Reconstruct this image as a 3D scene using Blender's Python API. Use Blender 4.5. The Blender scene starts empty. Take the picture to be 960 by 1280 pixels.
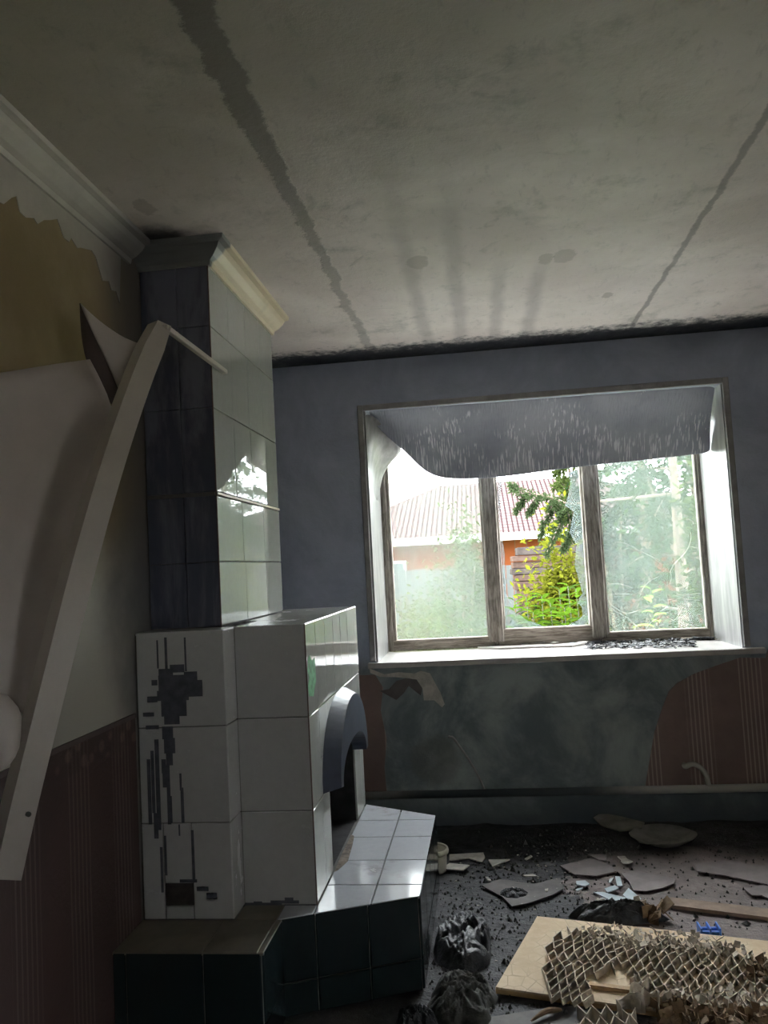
import bpy, bmesh, math, random
from mathutils import Vector, Matrix, noise as mnoise
random.seed(7)
R = random.Random(11)
sc = bpy.context.scene
col = sc.collection

# ------------------------------------------------------------------ camera
FPX = 1000.0
YAW, PIT, ROL = (math.radians(a) for a in (6.7, 4.0, -3.06))
CAM = Vector((0, 0, 1.357))
fw = Vector((-math.sin(YAW)*math.cos(PIT), math.cos(YAW)*math.cos(PIT), math.sin(PIT)))
r0 = Vector((math.cos(YAW), math.sin(YAW), 0)); u0 = r0.cross(fw)
rt = math.cos(ROL)*r0 + math.sin(ROL)*u0
up = -math.sin(ROL)*r0 + math.cos(ROL)*u0
cd = bpy.data.cameras.new('camera')
cam = bpy.data.objects.new('camera', cd); col.objects.link(cam)
cam.matrix_world = Matrix(((rt.x, up.x, -fw.x, CAM.x), (rt.y, up.y, -fw.y, CAM.y), (rt.z, up.z, -fw.z, CAM.z), (0, 0, 0, 1)))
cd.sensor_fit = 'VERTICAL'; cd.sensor_height = 24.0; cd.lens = FPX/1280*24.0
cd.clip_start = .02; cd.clip_end = 200
sc.camera = cam

def on(px, py, ax, val):
    """pixel (960x1280 frame) -> point on the world plane axis ax = val"""
    d = rt*((px-480)/FPX) - up*((py-640)/FPX) + fw
    return CAM + d*((val-CAM[ax])/d[ax])

# ------------------------------------------------------------------ world, exposure
w = bpy.data.worlds.new('overcast_sky'); sc.world = w; w.use_nodes = True
bg = w.node_tree.nodes['Background']
bg.inputs[0].default_value = (.93, .97, 1, 1); bg.inputs[1].default_value = 22.0
vs = sc.view_settings
vs.view_transform = 'Standard'; vs.look = 'None'; vs.gamma = 1; vs.use_curve_mapping = False
vs.exposure = 0.55

# ------------------------------------------------------------------ materials
def lin(c):
    return tuple((v/12.92 if v <= .04045 else ((v+.055)/1.055)**2.4) for v in (x/255 for x in c)) + (1,)

class NB:
    """small node builder around one material"""
    def __init__(s, name):
        s.m = bpy.data.materials.new(name); s.m.use_nodes = True
        s.t = s.m.node_tree; s.b = s.t.nodes['Principled BSDF']; s.out = s.t.nodes['Material Output']
        s._pos = None
    def n(s, typ, **kw):
        nd = s.t.nodes.new(typ)
        for k, v in kw.items(): setattr(nd, k, v)
        return nd
    def put(s, sock, v):
        if isinstance(v, bpy.types.NodeSocket): s.t.links.new(v, sock)
        elif isinstance(v, (int, float)) and sock.type == 'RGBA': sock.default_value = (v, v, v, 1)
        else: sock.default_value = v
    @property
    def pos(s):
        if s._pos is None: s._pos = s.n('ShaderNodeNewGeometry').outputs['Position']
        return s._pos
    def obj(s): return s.n('ShaderNodeTexCoord').outputs['Object']
    def xyz(s, v=None):
        nd = s.n('ShaderNodeSeparateXYZ'); s.put(nd.inputs[0], v or s.pos); return nd.outputs
    def map(s, v, scale=(1, 1, 1), loc=(0, 0, 0)):
        nd = s.n('ShaderNodeMapping'); s.put(nd.inputs[0], v); nd.inputs['Scale'].default_value = scale; nd.inputs['Location'].default_value = loc
        return nd.outputs[0]
    def noise(s, scale, detail=4, rough=.6, v=None, dist=0):
        nd = s.n('ShaderNodeTexNoise'); s.put(nd.inputs['Vector'], v or s.pos)
        nd.inputs['Scale'].default_value = scale; nd.inputs['Detail'].default_value = detail
        nd.inputs['Roughness'].default_value = rough; nd.inputs['Distortion'].default_value = dist
        return nd.outputs[0]
    def vor(s, scale, v=None, feature='F1', out='Distance'):
        nd = s.n('ShaderNodeTexVoronoi', feature=feature); s.put(nd.inputs['Vector'], v or s.pos)
        nd.inputs['Scale'].default_value = scale
        return nd.outputs[out]
    def math(s, op, a, b=0.0, c=0.0, clamp=False):
        nd = s.n('ShaderNodeMath', operation=op, use_clamp=clamp)
        s.put(nd.inputs[0], a); s.put(nd.inputs[1], b); s.put(nd.inputs[2], c)
        return nd.outputs[0]
    def step(s, v, lo, hi, a=0.0, b=1.0):
        nd = s.n('ShaderNodeMapRange', interpolation_type='SMOOTHSTEP')
        s.put(nd.inputs[0], v); nd.inputs[1].default_value = lo; nd.inputs[2].default_value = hi
        nd.inputs[3].default_value = a; nd.inputs[4].default_value = b
        return nd.outputs[0]
    def mix(s, f, a, b, blend='MIX'):
        nd = s.n('ShaderNodeMix', data_type='RGBA', blend_type=blend)
        s.put(nd.inputs[0], f); s.put(nd.inputs[6], a); s.put(nd.inputs[7], b)
        return nd.outputs[2]
    def bump(s, h, strength=.3, dist=.01):
        nd = s.n('ShaderNodeBump'); s.put(nd.inputs['Height'], h)
        nd.inputs['Strength'].default_value = strength; nd.inputs['Distance'].default_value = dist
        s.t.links.new(nd.outputs[0], s.b.inputs['Normal'])
    def fin(s, color, rough=.8, metal=0, **kw):
        s.put(s.b.inputs['Base Color'], color); s.put(s.b.inputs['Roughness'], rough); s.put(s.b.inputs['Metallic'], metal)
        for k, v in kw.items(): s.put(s.b.inputs[k.replace('_', ' ')], v)
        return s.m

def simple(name, c, rough=.8, var=.25, scale=12, bump=.0, metal=0, **kw):
    k = NB(name); c = lin(c)
    n = k.noise(scale, 5, .65, k.obj())
    dk = tuple(x*(1-var) for x in c[:3])+(1,); lt = tuple(min(1, x*(1+var)) for x in c[:3])+(1,)
    colr = k.mix(k.step(n, .3, .7), dk, lt)
    if bump: k.bump(n, bump, .01)
    return k.fin(colr, rough, metal, **kw)

M = {}
# ceiling: whitewashed slabs, soot, slab joints, damp marks
k = NB('sooty_whitewash'); x, y, z = k.xyz()
n1 = k.noise(1.3, 6, .6, dist=.4); n2 = k.noise(7, 6, .7); n3 = k.noise(38, 4, .7)
base = k.mix(k.step(n1, .35, .68), lin((212, 201, 194)), lin((236, 228, 221)))
green = k.step(k.math('ADD', y, k.math('MULTIPLY', n1, 1.4)), 1.7, 3.6, 1, 0)
base = k.mix(k.math('MULTIPLY', green, .85), base, lin((164, 164, 144)))
base = k.mix(k.math('MULTIPLY', k.step(k.noise(2.6, 6, .72), .54, .72), .5), base, lin((126, 130, 116)))
base = k.mix(k.math('MULTIPLY', k.step(n2, .6, .75), .35), base, lin((132, 132, 124)))
def seam(xc, wd, amp, ylo, yhi):
    wob = k.math('MULTIPLY', k.math('SUBTRACT', k.noise(7, 6, .75), .5), amp)
    d = k.math('ABSOLUTE', k.math('ADD', k.math('SUBTRACT', x, xc), wob))
    return d, wd
wy = k.math('MULTIPLY', k.step(y, 1.2, 3.0, 1, 0), .022)
d1, _ = seam(-.505, 0, .10, 0, 5)
s1 = k.step(k.math('SUBTRACT', d1, wy), .012, .026, 1, 0)
base = k.mix(k.math('MULTIPLY', s1, k.step(y, 1.2, 3.2, .72, .45)), base, lin((96, 94, 88)))
d2, _ = seam(.825, 0, .05, 0, 5)
s2 = k.step(d2, .007, .016, 1, 0)
base = k.mix(k.math('MULTIPLY', s2, .6), base, lin((104, 96, 92)))
for xc in (-.205, -.03, .14, .30):
    dd = k.math('ABSOLUTE', k.math('ADD', k.math('SUBTRACT', x, xc), k.math('MULTIPLY', k.math('SUBTRACT', k.noise(4, 3), .5), .06)))
    st = k.math('MULTIPLY', k.step(dd, .008, .05, 1, 0), k.step(y, 1.9 if xc < .1 else 2.9, 3.3, 0, 1))
    base = k.mix(k.math('MULTIPLY', st, .36), base, lin((120, 112, 112)))
sy = k.math('ADD', y, k.math('MULTIPLY', k.math('SUBTRACT', k.noise(16, 6, .75), .5), .5))
base = k.mix(k.step(sy, 3.98, 4.14), base, lin((38, 42, 48)))
for mx, my, mr in ((.385, 3.03, .045), (.315, 3.035, .032), (-.96, 2.28, .03), (.62, 3.55, .03), (-.17, 2.95, .05)):
    dm = k.math('ADD', k.math('POWER', k.math('SUBTRACT', x, mx), 2), k.math('POWER', k.math('MULTIPLY', k.math('SUBTRACT', y, my), .6), 2))
    dm = k.math('ADD', k.math('SQRT', dm), k.math('MULTIPLY', k.math('SUBTRACT', n2, .5), .09))
    base = k.mix(k.math('MULTIPLY', k.step(dm, mr*.8, mr, 1, 0), .4), base, lin((128, 118, 104)))
# soot pocket beside the chimney crown
cd1 = k.math('ADD', k.math('POWER', k.math('ADD', x, 1.02), 2), k.math('POWER', k.math('SUBTRACT', y, 2.55), 2))
base = k.mix(k.step(k.math('ADD', cd1, k.math('MULTIPLY', k.math('SUBTRACT', n2, .5), .04)), .006, .03, 1, 0), base, lin((48, 48, 46)))
k.bump(k.math('ADD', k.math('MULTIPLY', n2, .6), k.math('MULTIPLY', k.math('ADD', n3, s1), .3)), .45, .012)
v4 = k.noise(26, 5, .75, k.map(k.pos, (1, .45, 1)), .5)
base = k.mix(k.math('MULTIPLY', k.step(v4, .54, .70), .22), base, lin((120, 120, 112)))
base = k.mix(k.math('MULTIPLY', k.step(k.noise(3.4, 7, .75, dist=1.2), .58, .70), .35), base, lin((128, 128, 118)))
M['ceiling'] = k.fin(base, k.step(n2, .3, .7, .42, .62))

# window wall: sooty plaster, bluish window-glare veil painted into its colour
k = NB('veiled_sooty_plaster'); x, y, z = k.xyz()
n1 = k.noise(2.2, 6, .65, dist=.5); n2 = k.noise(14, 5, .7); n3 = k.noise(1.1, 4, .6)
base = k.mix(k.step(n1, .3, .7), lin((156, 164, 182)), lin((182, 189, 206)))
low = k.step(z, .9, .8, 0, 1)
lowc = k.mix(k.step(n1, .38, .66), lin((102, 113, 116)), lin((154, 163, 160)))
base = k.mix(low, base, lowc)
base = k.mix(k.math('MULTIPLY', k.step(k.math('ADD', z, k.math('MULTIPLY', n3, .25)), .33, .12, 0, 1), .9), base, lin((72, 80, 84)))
# scraped-bare arcs left of the burnt radiator place
cx = k.math('SUBTRACT', x, -.30); cz = k.math('SUBTRACT', z, .33)
rr = k.math('SQRT', k.math('ADD', k.math('POWER', cx, 2), k.math('POWER', cz, 2)))
rr = k.math('ADD', rr, k.math('MULTIPLY', k.math('SUBTRACT', n2, .5), .08))
base = k.mix(k.math('MULTIPLY', k.step(rr, .16, .10, 0, 1), .5), base, lin((104, 104, 98)))
k.bump(k.math('ADD', n2, n1), .4, .01)
M['wall_soot_veil'] = k.fin(base, .8)

# left wall: ochre plaster, soot towards the chimney
k = NB('ochre_plaster'); x, y, z = k.xyz()
n1 = k.noise(1.8, 6, .6); n2 = k.noise(22, 5, .7)
base = k.mix(k.step(n1, .35, .65), lin((132, 116, 84)), lin((156, 140, 108)))
base = k.mix(k.step(k.math('ADD', z, k.math('MULTIPLY', n1, .3)), 1.75, 1.5, 0, 1), base, lin((158, 154, 142)))
soot = k.step(k.math('ADD', y, k.math('MULTIPLY', k.math('SUBTRACT', n1, .5), .5)), 2.2, 2.55)
base = k.mix(k.math('MULTIPLY', soot, .8), base, lin((62, 64, 68)))
k.bump(n2, .2, .006)
M['wall_ochre'] = k.fin(base, .85)
k = NB('torn_paper'); n = k.noise(3, 6, .6); x, y, z = k.xyz()
base = k.mix(k.step(n, .3, .7), lin((168, 162, 150)), lin((196, 190, 178)))
base = k.mix(k.math('MULTIPLY', k.step(y, 2.25, 2.5), .8), base, lin((80, 80, 80)))
k.bump(k.noise(9, 5), .3, .01)
M['paper'] = k.fin(base, .85)

def wallpaper(name, axis, c0, c1):
    k = NB(name); p = k.xyz(); u = p[axis]; z = p[2]
    n = k.noise(2.5, 5, .6); n2 = k.noise(60, 3, .6)
    fine = k.math('SINE', k.math('MULTIPLY', u, 2*math.pi/.021))
    grp = k.math('SINE', k.math('ADD', k.math('MULTIPLY', u, 2*math.pi/.26), 1.2))
    st = k.math('MULTIPLY', k.step(fine, .1, .8), k.step(grp, -.1, .35))
    base = k.mix(k.step(n, .3, .7), c0, c1)
    base = k.mix(k.math('MULTIPLY', st, .45 if axis else .5), base, lin((112, 98, 90) if axis else (186, 170, 160)))
    bz = k.math('MULTIPLY', k.step(z, .845, .86), k.step(z, .925, .935, 1, 0))
    base = k.mix(k.math('MULTIPLY', bz, .0 if axis == 0 else .5), base, k.mix(k.step(k.vor(22), .25, .5), lin((112, 92, 80)), lin((58, 44, 42))))
    k.bump(k.math('ADD', st, n2), .35, .004)
    return k.fin(base, .75)
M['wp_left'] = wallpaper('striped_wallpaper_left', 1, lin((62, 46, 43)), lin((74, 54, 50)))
M['wp_back'] = wallpaper('striped_wallpaper_window', 0, lin((112, 94, 88)), lin((134, 114, 108)))
M['plain'] = simple('plain_plaster', (150, 146, 138), .85, .15, 3, .2)

# tiles
def tile_mat(name, c, soot, sootcol, rough, thr=(.5, .72), sc_=(3, 3, 1.2)):
    k = NB(name)
    v = k.map(k.pos, sc_)
    n = k.noise(1.6, 6, .65, v, .3); n2 = k.noise(30, 4, .7)
    c = lin(c)
    base = k.mix(k.step(n2, .3, .8), c, tuple(q*.93 for q in c[:3])+(1,))
    f = k.math('MULTIPLY', k.step(n, *thr), soot)
    base = k.mix(f, base, lin(sootcol))
    r = k.math('ADD', k.math('MULTIPLY', f, .35), k.math('ADD', rough, k.math('MULTIPLY', k.step(n2, .5, .8), .08)))
    k.bump(k.noise(3.2, 2, .5), .03, .006)
    return k.fin(base, r, IOR=1.55)
M['tile_white'] = tile_mat('white_glazed_tile', (166, 167, 162), .5, (112, 114, 116), .015, (.58, .78))
M['tile_front'] = tile_mat('white_glazed_tile_dull', (176, 175, 171), .4, (128, 128, 126), .22, (.55, .8))
M['tile_soot_veil'] = tile_mat('veiled_sooty_tile', (104, 106, 118), .9, (60, 64, 78), .35, (.40, .58), (5, 5, .9))  # soot, with the bluish glare from the window mixed into both tones
M['tile_hearth'] = tile_mat('white_hearth_tile', (176, 178, 183), .75, (92, 80, 70), .12, (.56, .74), (2.2, 2.2, 1))
M['tile_dark'] = tile_mat('dark_green_tile', (34, 44, 46), .5, (26, 28, 30), .12)
M['grout'] = simple('grey_grout', (92, 90, 88), .9, .2, 20)
M['grout_dark'] = simple('dark_grout', (128, 130, 124), .9, .2, 20)
M['firebox'] = simple('sooty_brick', (34, 33, 34), .95, .4, 14, .4)
M['brick_edge'] = simple('brown_tile_edge', (92, 76, 70), .7, .3, 20)
M['ashstain'] = simple('brown_ash', (112, 100, 90), .9, .45, 30, .4)
M['residue'] = simple('green_residue', (96, 158, 112), .6, .4, 40)
M['ledge'] = simple('brown_ledge_tile', (104, 98, 86), .5, .2, 8)
M['arch'] = simple('dark_blue_enamel', (52, 58, 72), .38, .2, 8, .05)
M['sootstain'] = simple('soot_stain', (74, 76, 82), .9, .25, 30)
M['soothole'] = simple('soot_hole', (52, 46, 44), .95, .3, 30)
M['crown'] = simple('cream_plaster_moulding', (214, 204, 176), .35, .08, 6)
k = NB('sooty_moulding'); x, y, z = k.xyz(); n = k.noise(4, 5, .6)
base = k.mix(k.step(n, .3, .7), lin((176, 172, 162)), lin((202, 198, 186)))
base = k.mix(k.math('MULTIPLY', k.step(k.math('ADD', y, k.math('MULTIPLY', n, .2)), 2.25, 2.55), .75), base, lin((84, 86, 88)))
M['cornice'] = k.fin(base, .7)
k = NB('crown_grey_front'); x, y, z = k.xyz(); n = k.noise(6, 5, .6)
base = k.mix(k.step(y, 2.60, 2.62), lin((112, 114, 112)), lin((222, 210, 178)))  # front run grey, side run cream
base = k.mix(k.math('MULTIPLY', k.step(n, .5, .8), .3), base, lin((110, 108, 100)))
M['crown'] = k.fin(base, .35)
# paints & plastics
M['trim_paint'] = simple('scorched_white_paint', (150, 148, 146), .6, .2, 10, .15)
M['sill'] = simple('white_sill_paint', (178, 173, 168), .35, .12, 6, .05)
M['reveal'] = None
k = NB('pale_reveal_panel'); n = k.noise(6, 5, .6, k.map(k.pos, (3, 3, .6)))
M['reveal'] = k.fin(k.mix(k.step(n, .35, .7), lin((120, 120, 119)), lin((154, 153, 150))), .35)
k = NB('weathered_wood'); n = k.noise(9, 6, .7, k.map(k.pos, (9, 9, .8)), .6); n2 = k.noise(5, 5, .6)
base = k.mix(k.step(n, .32, .68), lin((98, 90, 82)), lin((168, 160, 150)))
base = k.mix(k.math('MULTIPLY', k.step(n2, .52, .7), .6), base, lin((74, 68, 64)))
k.bump(n, .5, .006); M['wood_frame'] = k.fin(base, .8)
k = NB('weathered_wood_rail'); n = k.noise(9, 6, .7, k.map(k.pos, (.8, 9, 9)), .6)
base = k.mix(k.step(n, .32, .68), lin((104, 94, 84)), lin((172, 162, 150)))
k.bump(n, .5, .006); M['wood_rail'] = k.fin(base, .8)
# melted reveal lining with vertical drip streaks
k = NB('melted_lining'); x, y, z = k.xyz()
v = k.map(k.pos, (1, .2, .007)); n = k.noise(120, 2, .5, v); n2 = k.noise(3, 4, .6)
base = k.mix(k.step(n2, .3, .7), lin((138, 142, 154)), lin((164, 167, 176)))
streak = k.math('MULTIPLY', k.step(n, .54, .63), k.step(k.math('ADD', k.noise(3.5, 3), k.step(z, 2.2, 1.9, -.12, .12)), .42, .56))
base = k.mix(k.math('MULTIPLY', streak, .75), base, lin((232, 232, 234)))
k.bump(n, .5, .01); M['lining'] = k.fin(base, .45)
# dirty glass
def glass(name, haze, lo, hi, tint=(226, 232, 230)):
    k = NB(name); k.t.nodes.remove(k.b)
    n = k.noise(3.5, 6, .65); st = k.noise(24, 4, .7, k.map(k.pos, (1, 1, .12)))
    f = k.math('MULTIPLY', k.math('ADD', k.step(n, .3, .75, lo, hi), k.math('MULTIPLY', k.step(st, .45, .75), .16)), haze, clamp=True)
    tr = k.n('ShaderNodeBsdfTransparent'); tr.inputs[0].default_value = (.95, .97, .965, 1)
    tl = k.n('ShaderNodeBsdfTranslucent'); tl.inputs[0].default_value = lin(tint)
    gl = k.n('ShaderNodeBsdfGlossy'); gl.inputs['Roughness'].default_value = .03
    m1 = k.n('ShaderNodeMixShader'); k.put(m1.inputs[0], f); k.put(m1.inputs[1], tr.outputs[0]); k.put(m1.inputs[2], tl.outputs[0])
    fr = k.n('ShaderNodeFresnel'); fr.inputs[0].default_value = 1.45
    m2 = k.n('ShaderNodeMixShader'); k.put(m2.inputs[0], fr.outputs[0]); k.put(m2.inputs[1], m1.outputs[0]); k.put(m2.inputs[2], gl.outputs[0])
    k.put(k.out.inputs['Surface'], m2.outputs[0]); return k.m
M['glass_dusty'] = glass('dusty_glass', 1.0, .36, .54, (72, 76, 73))
M['glass_cracked'] = glass('smoky_cracked_glass', 1.0, .46, .60, (64, 70, 68))
M['glass_shard'] = glass('broken_glass_shard', 1.0, .4, .62, (62, 68, 70))
k = NB('clear_glass_side'); k.t.nodes.remove(k.b)
tr = k.n('ShaderNodeBsdfTransparent'); tr.inputs[0].default_value = (.97, .98, .975, 1); k.put(k.out.inputs['Surface'], tr.outputs[0]); M['glass_clear'] = k.m
def dusty_side(o):
    # dust lies on the room side only
    o.data.materials.append(M['glass_clear'])
    for p in o.data.polygons: p.material_index = 0 if p.normal.y < -.5 else 1
    return o
M['crack'] = simple('crack_line', (244, 246, 246), .2, .02)
M['metal'] = simple('rusty_metal', (104, 98, 92), .5, .35, 40, .3, .7)
# floor: burnt linoleum, ash
k = NB('burnt_floor'); x, y, z = k.xyz()
n1 = k.noise(1.7, 6, .65, dist=.6); n2 = k.noise(9, 6, .72); n3 = k.noise(55, 4, .75)
ash = k.mix(k.step(n2, .32, .68), lin((38, 39, 42)), lin((92, 91, 93)))
ash = k.mix(k.math('MULTIPLY', k.step(n3, .56, .72), .6), ash, lin((128, 126, 126)))
lino = k.mix(k.step(n2, .3, .7), lin((108, 98, 95)), lin((146, 134, 130)))
msk = k.math('ADD', k.math('MULTIPLY', n1, 1.6), k.step(x, -.3, 1.0, -.35, .45))
msk = k.math('ADD', msk, k.math('MULTIPLY', k.math('SUBTRACT', n2, .5), .35))
base = k.mix(k.step(msk, .86, .94), ash, lino)
near_wall_shade = k.step(k.math('ADD', y, k.math('MULTIPLY', k.math('SUBTRACT', n1, .5), .6)), 3.75, 3.95)  # shade under the window, painted as a dark band along the wall
base = k.mix(k.math('MULTIPLY', near_wall_shade, .9), base, lin((30, 32, 33)))
k.bump(k.math('ADD', k.math('MULTIPLY', n3, .5), k.math('MULTIPLY', n2, 1.0)), .9, .02)
M['floor'] = k.fin(base, k.step(n2, .3, .7, .55, .9))
M['lino'] = simple('dusty_linoleum', (124, 114, 112), .6, .22, 7, .25)
M['lino_dark'] = simple('scorched_linoleum', (92, 87, 85), .7, .3, 7, .3)
M['scrap'] = simple('scorched_pale_sheet', (122, 119, 112), .7, .35, 9, .3)
M['char'] = simple('charred_cloth', (44, 46, 49), .42, .6, 24, .9)
M['char2'] = simple('scorched_cloth', (66, 66, 62), .85, .45, 18, .8)
M['flake'] = simple('black_flakes', (34, 34, 38), .5, .6, 60, .3)
M['shardgrey'] = simple('pale_glass_splinter', (206, 218, 224), .12, .1, 8)
M['plaster_bit'] = simple('pale_plaster_chip', (186, 180, 170), .8, .2, 20, .3)
M['board'] = None
k = NB('hardboard'); n = k.noise(7, 5, .65, k.obj()); e = k.vor(24, k.map(k.obj(), (1, .8, 1)), 'DISTANCE_TO_EDGE')
base = k.mix(k.step(n, .3, .7), lin((196, 172, 140)), lin((216, 196, 166)))
base = k.mix(k.math('MULTIPLY', k.step(e, .02, .05, 1, 0), k.math('MULTIPLY', k.step(n, .42, .6), .45)), base, lin((140, 116, 90)))
base = k.mix(k.step(k.noise(3, 5), .6, .75), base, lin((138, 126, 112)))
k.bump(n, .3, .006); M['board'] = k.fin(base, .8)
M['wood'] = simple('split_wood', (176, 146, 108), .75, .25, 16, .4)
M['lath'] = simple('dusty_wood', (142, 122, 106), .8, .2, 12, .3)
M['card'] = simple('grey_cardboard', (198, 186, 170), .85, .25, 20, .3)
M['card_dark'] = simple('brown_cardboard', (128, 106, 82), .9, .3, 20, .4)
M['bluepl'] = simple('blue_plastic', (66, 124, 214), .35, .1)
M['bucket'] = simple('cream_plastic', (190, 184, 168), .45, .12)
M['vinyl'] = simple('white_vinyl_sheet', (178, 168, 160), .5, .06, 3, .05)
M['vinyl_back'] = simple('brown_backing', (84, 74, 70), .8, .2, 8)
M['beam'] = simple('white_plastic_trim', (186, 178, 168), .45, .08, 4)
M['pipe'] = None
k = NB('sooty_white_pipe'); x, y, z = k.xyz(); n = k.noise(5, 5, .6)
cx = k.math('ABSOLUTE', k.math('SUBTRACT', x, .05))
base = k.mix(k.step(k.math('ADD', cx, k.math('MULTIPLY', k.math('SUBTRACT', n, .5), .3)), .4, .75, 0, 1), lin((66, 72, 74)), lin((166, 164, 156)))
M['pipe'] = k.fin(base, .6)
# outdoors
OUT = .13
lo = lambda c: tuple(q*OUT for q in lin(c)[:3])+(1,)
k = NB('lawn'); n = k.noise(1.2, 6, .7); n2 = k.noise(25, 4, .7)
M['grass'] = k.fin(k.mix(k.step(n2, .3, .7), lin((96, 116, 62)), lin((150, 164, 92))), .9)
k = NB('roof_tiles')
br = k.n('ShaderNodeTexBrick'); k.put(br.inputs['Vector'], k.obj()); br.offset = 0
br.inputs['Color1'].default_value = lo((180, 154, 152)); br.inputs['Color2'].default_value = lo((192, 168, 164)); br.inputs['Mortar'].default_value = lo((100, 80, 82))
br.inputs['Scale'].default_value = 1; br.inputs['Mortar Size'].default_value = .018; br.inputs['Brick Width'].default_value = .11; br.inputs['Row Height'].default_value = .2
k.bump(br.outputs['Fac'], -.6, .03); M['roof'] = k.fin(br.outputs['Color'], .9, Specular_IOR_Level=0.0)
k = NB('orange_brick')
br = k.n('ShaderNodeTexBrick'); k.put(br.inputs['Vector'], k.map(k.pos, (1, 1, 1)))
br.inputs['Color1'].default_value = lo((206, 116, 74)); br.inputs['Color2'].default_value = lo((222, 132, 88)); br.inputs['Mortar'].default_value = lo((190, 150, 128))
br.inputs['Scale'].default_value = 1; br.inputs['Mortar Size'].default_value = .01; br.inputs['Brick Width'].default_value = .25; br.inputs['Row Height'].default_value = .075
M['brick'] = k.fin(br.outputs['Color'], .9, Specular_IOR_Level=0.0)
M['fascia'] = simple('white_fascia', (127, 126, 124), .6, .08, Specular_IOR_Level=0.0)
M['bounce_ground'] = simple('pale_bounce_surface', (226, 222, 214), .9, .1, 3)  # pale colour of the ground added to bounce daylight indoors
M['fence'] = simple('pale_grey_boards', (60, 62, 63), .8, .18, 5, .2, Specular_IOR_Level=0.0)
M['houseglass'] = simple('grey_shutter', (69, 74, 78), .3, .1, Specular_IOR_Level=0.0)
M['logs'] = [simple('stacked_plank_%s' % a, c, .85, .3, 9, .4, Specular_IOR_Level=0.0) for a, c in (('grey', (46, 42, 40)), ('brown', (54, 44, 39)), ('rust', (68, 49, 38)))]
def leafmat(name, c, tr=.55):
    k = NB(name); n = k.noise(9, 3, .6)
    c1 = tuple(q*(OUT if name != 'young_leaf' else .4) for q in lin(c)[:3])+(1,); c0 = tuple(q*.6 for q in c1[:3])+(1,)
    colr = k.mix(k.step(n, .3, .7), c0, c1)
    d = k.n('ShaderNodeBsdfDiffuse'); k.put(d.inputs[0], colr)
    t = k.n('ShaderNodeBsdfTranslucent'); k.put(t.inputs[0], colr)
    m = k.n('ShaderNodeMixShader'); m.inputs[0].default_value = tr
    k.put(m.inputs[1], d.outputs[0]); k.put(m.inputs[2], t.outputs[0]); k.put(k.out.inputs['Surface'], m.outputs[0])
    k.t.nodes.remove(k.b); return k.m
M['leaf_yellow'] = leafmat('yellow_green_leaf', (206, 214, 74))
M['leaf_bright'] = leafmat('bright_green_leaf', (150, 204, 62))
M['leaf_mid'] = leafmat('mid_green_leaf', (118, 158, 66))
M['leaf_pale'] = leafmat('pale_green_leaf', (150, 176, 100))
M['leaf_sap'] = leafmat('sapling_leaf', (168, 196, 96))
M['leaf_sprig'] = leafmat('young_leaf', (196, 244, 96), .5)  # brighter leaf colour than the other plants
M['leaf_weed'] = leafmat('weed_leaf', (172, 182, 104))
M['leaf_dark'] = leafmat('dark_green_leaf', (72, 104, 64))
M['needle'] = leafmat('spruce_needle', (132, 160, 108), .45)
M['bark'] = simple('grey_bark', (92, 80, 68), .9, .3, 12, .5)
M['stem'] = simple('green_stem', (58, 66, 34), .7, .2)

# ------------------------------------------------------------------ object helpers
def props(o, label=None, cat=None, group=None, kind=None):
    if label: o['label'] = label
    if cat: o['category'] = cat
    if group: o['group'] = group
    if kind: o['kind'] = kind
    return o
def world_of(o):
    v = Vector((0, 0, 0))
    while o is not None: v += o.location; o = o.parent
    return v
def thing(name, loc, label=None, cat=None, group=None, kind=None):
    o = bpy.data.objects.new(name, None); col.objects.link(o); o.location = loc; o.empty_display_size = .1
    return props(o, label, cat, group, kind)
def obj(name, geo, mat, parent=None, smooth=False, origin=None, label=None, cat=None, group=None, kind=None):
    """geo = (verts, faces) in world coordinates or a bmesh; one mesh object"""
    me = bpy.data.meshes.new(name)
    if isinstance(geo, bmesh.types.BMesh):
        bmesh.ops.recalc_face_normals(geo, faces=geo.faces)
        geo.to_mesh(me); geo.free()
    else:
        me.from_pydata([tuple(v) for v in geo[0]], [], geo[1])
        b = bmesh.new(); b.from_mesh(me); bmesh.ops.recalc_face_normals(b, faces=b.faces); b.to_mesh(me); b.free()
    off = world_of(parent) if parent else Vector((0, 0, 0))
    vv = [v.co for v in me.vertices]
    if origin is None and not parent and vv:
        origin = Vector(((min(v.x for v in vv)+max(v.x for v in vv))/2, (min(v.y for v in vv)+max(v.y for v in vv))/2, min(v.z for v in vv)))
    base = Vector(origin) if origin is not None else off
    me.transform(Matrix.Translation(-base))
    if smooth: me.polygons.foreach_set('use_smooth', [True]*len(me.polygons))
    o = bpy.data.objects.new(name, me); col.objects.link(o)
    o.location = base - off if parent else base
    o.parent = parent
    for m in (mat if isinstance(mat, (list, tuple)) else [mat]): me.materials.append(m)
    return props(o, label, cat, group, kind)

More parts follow.
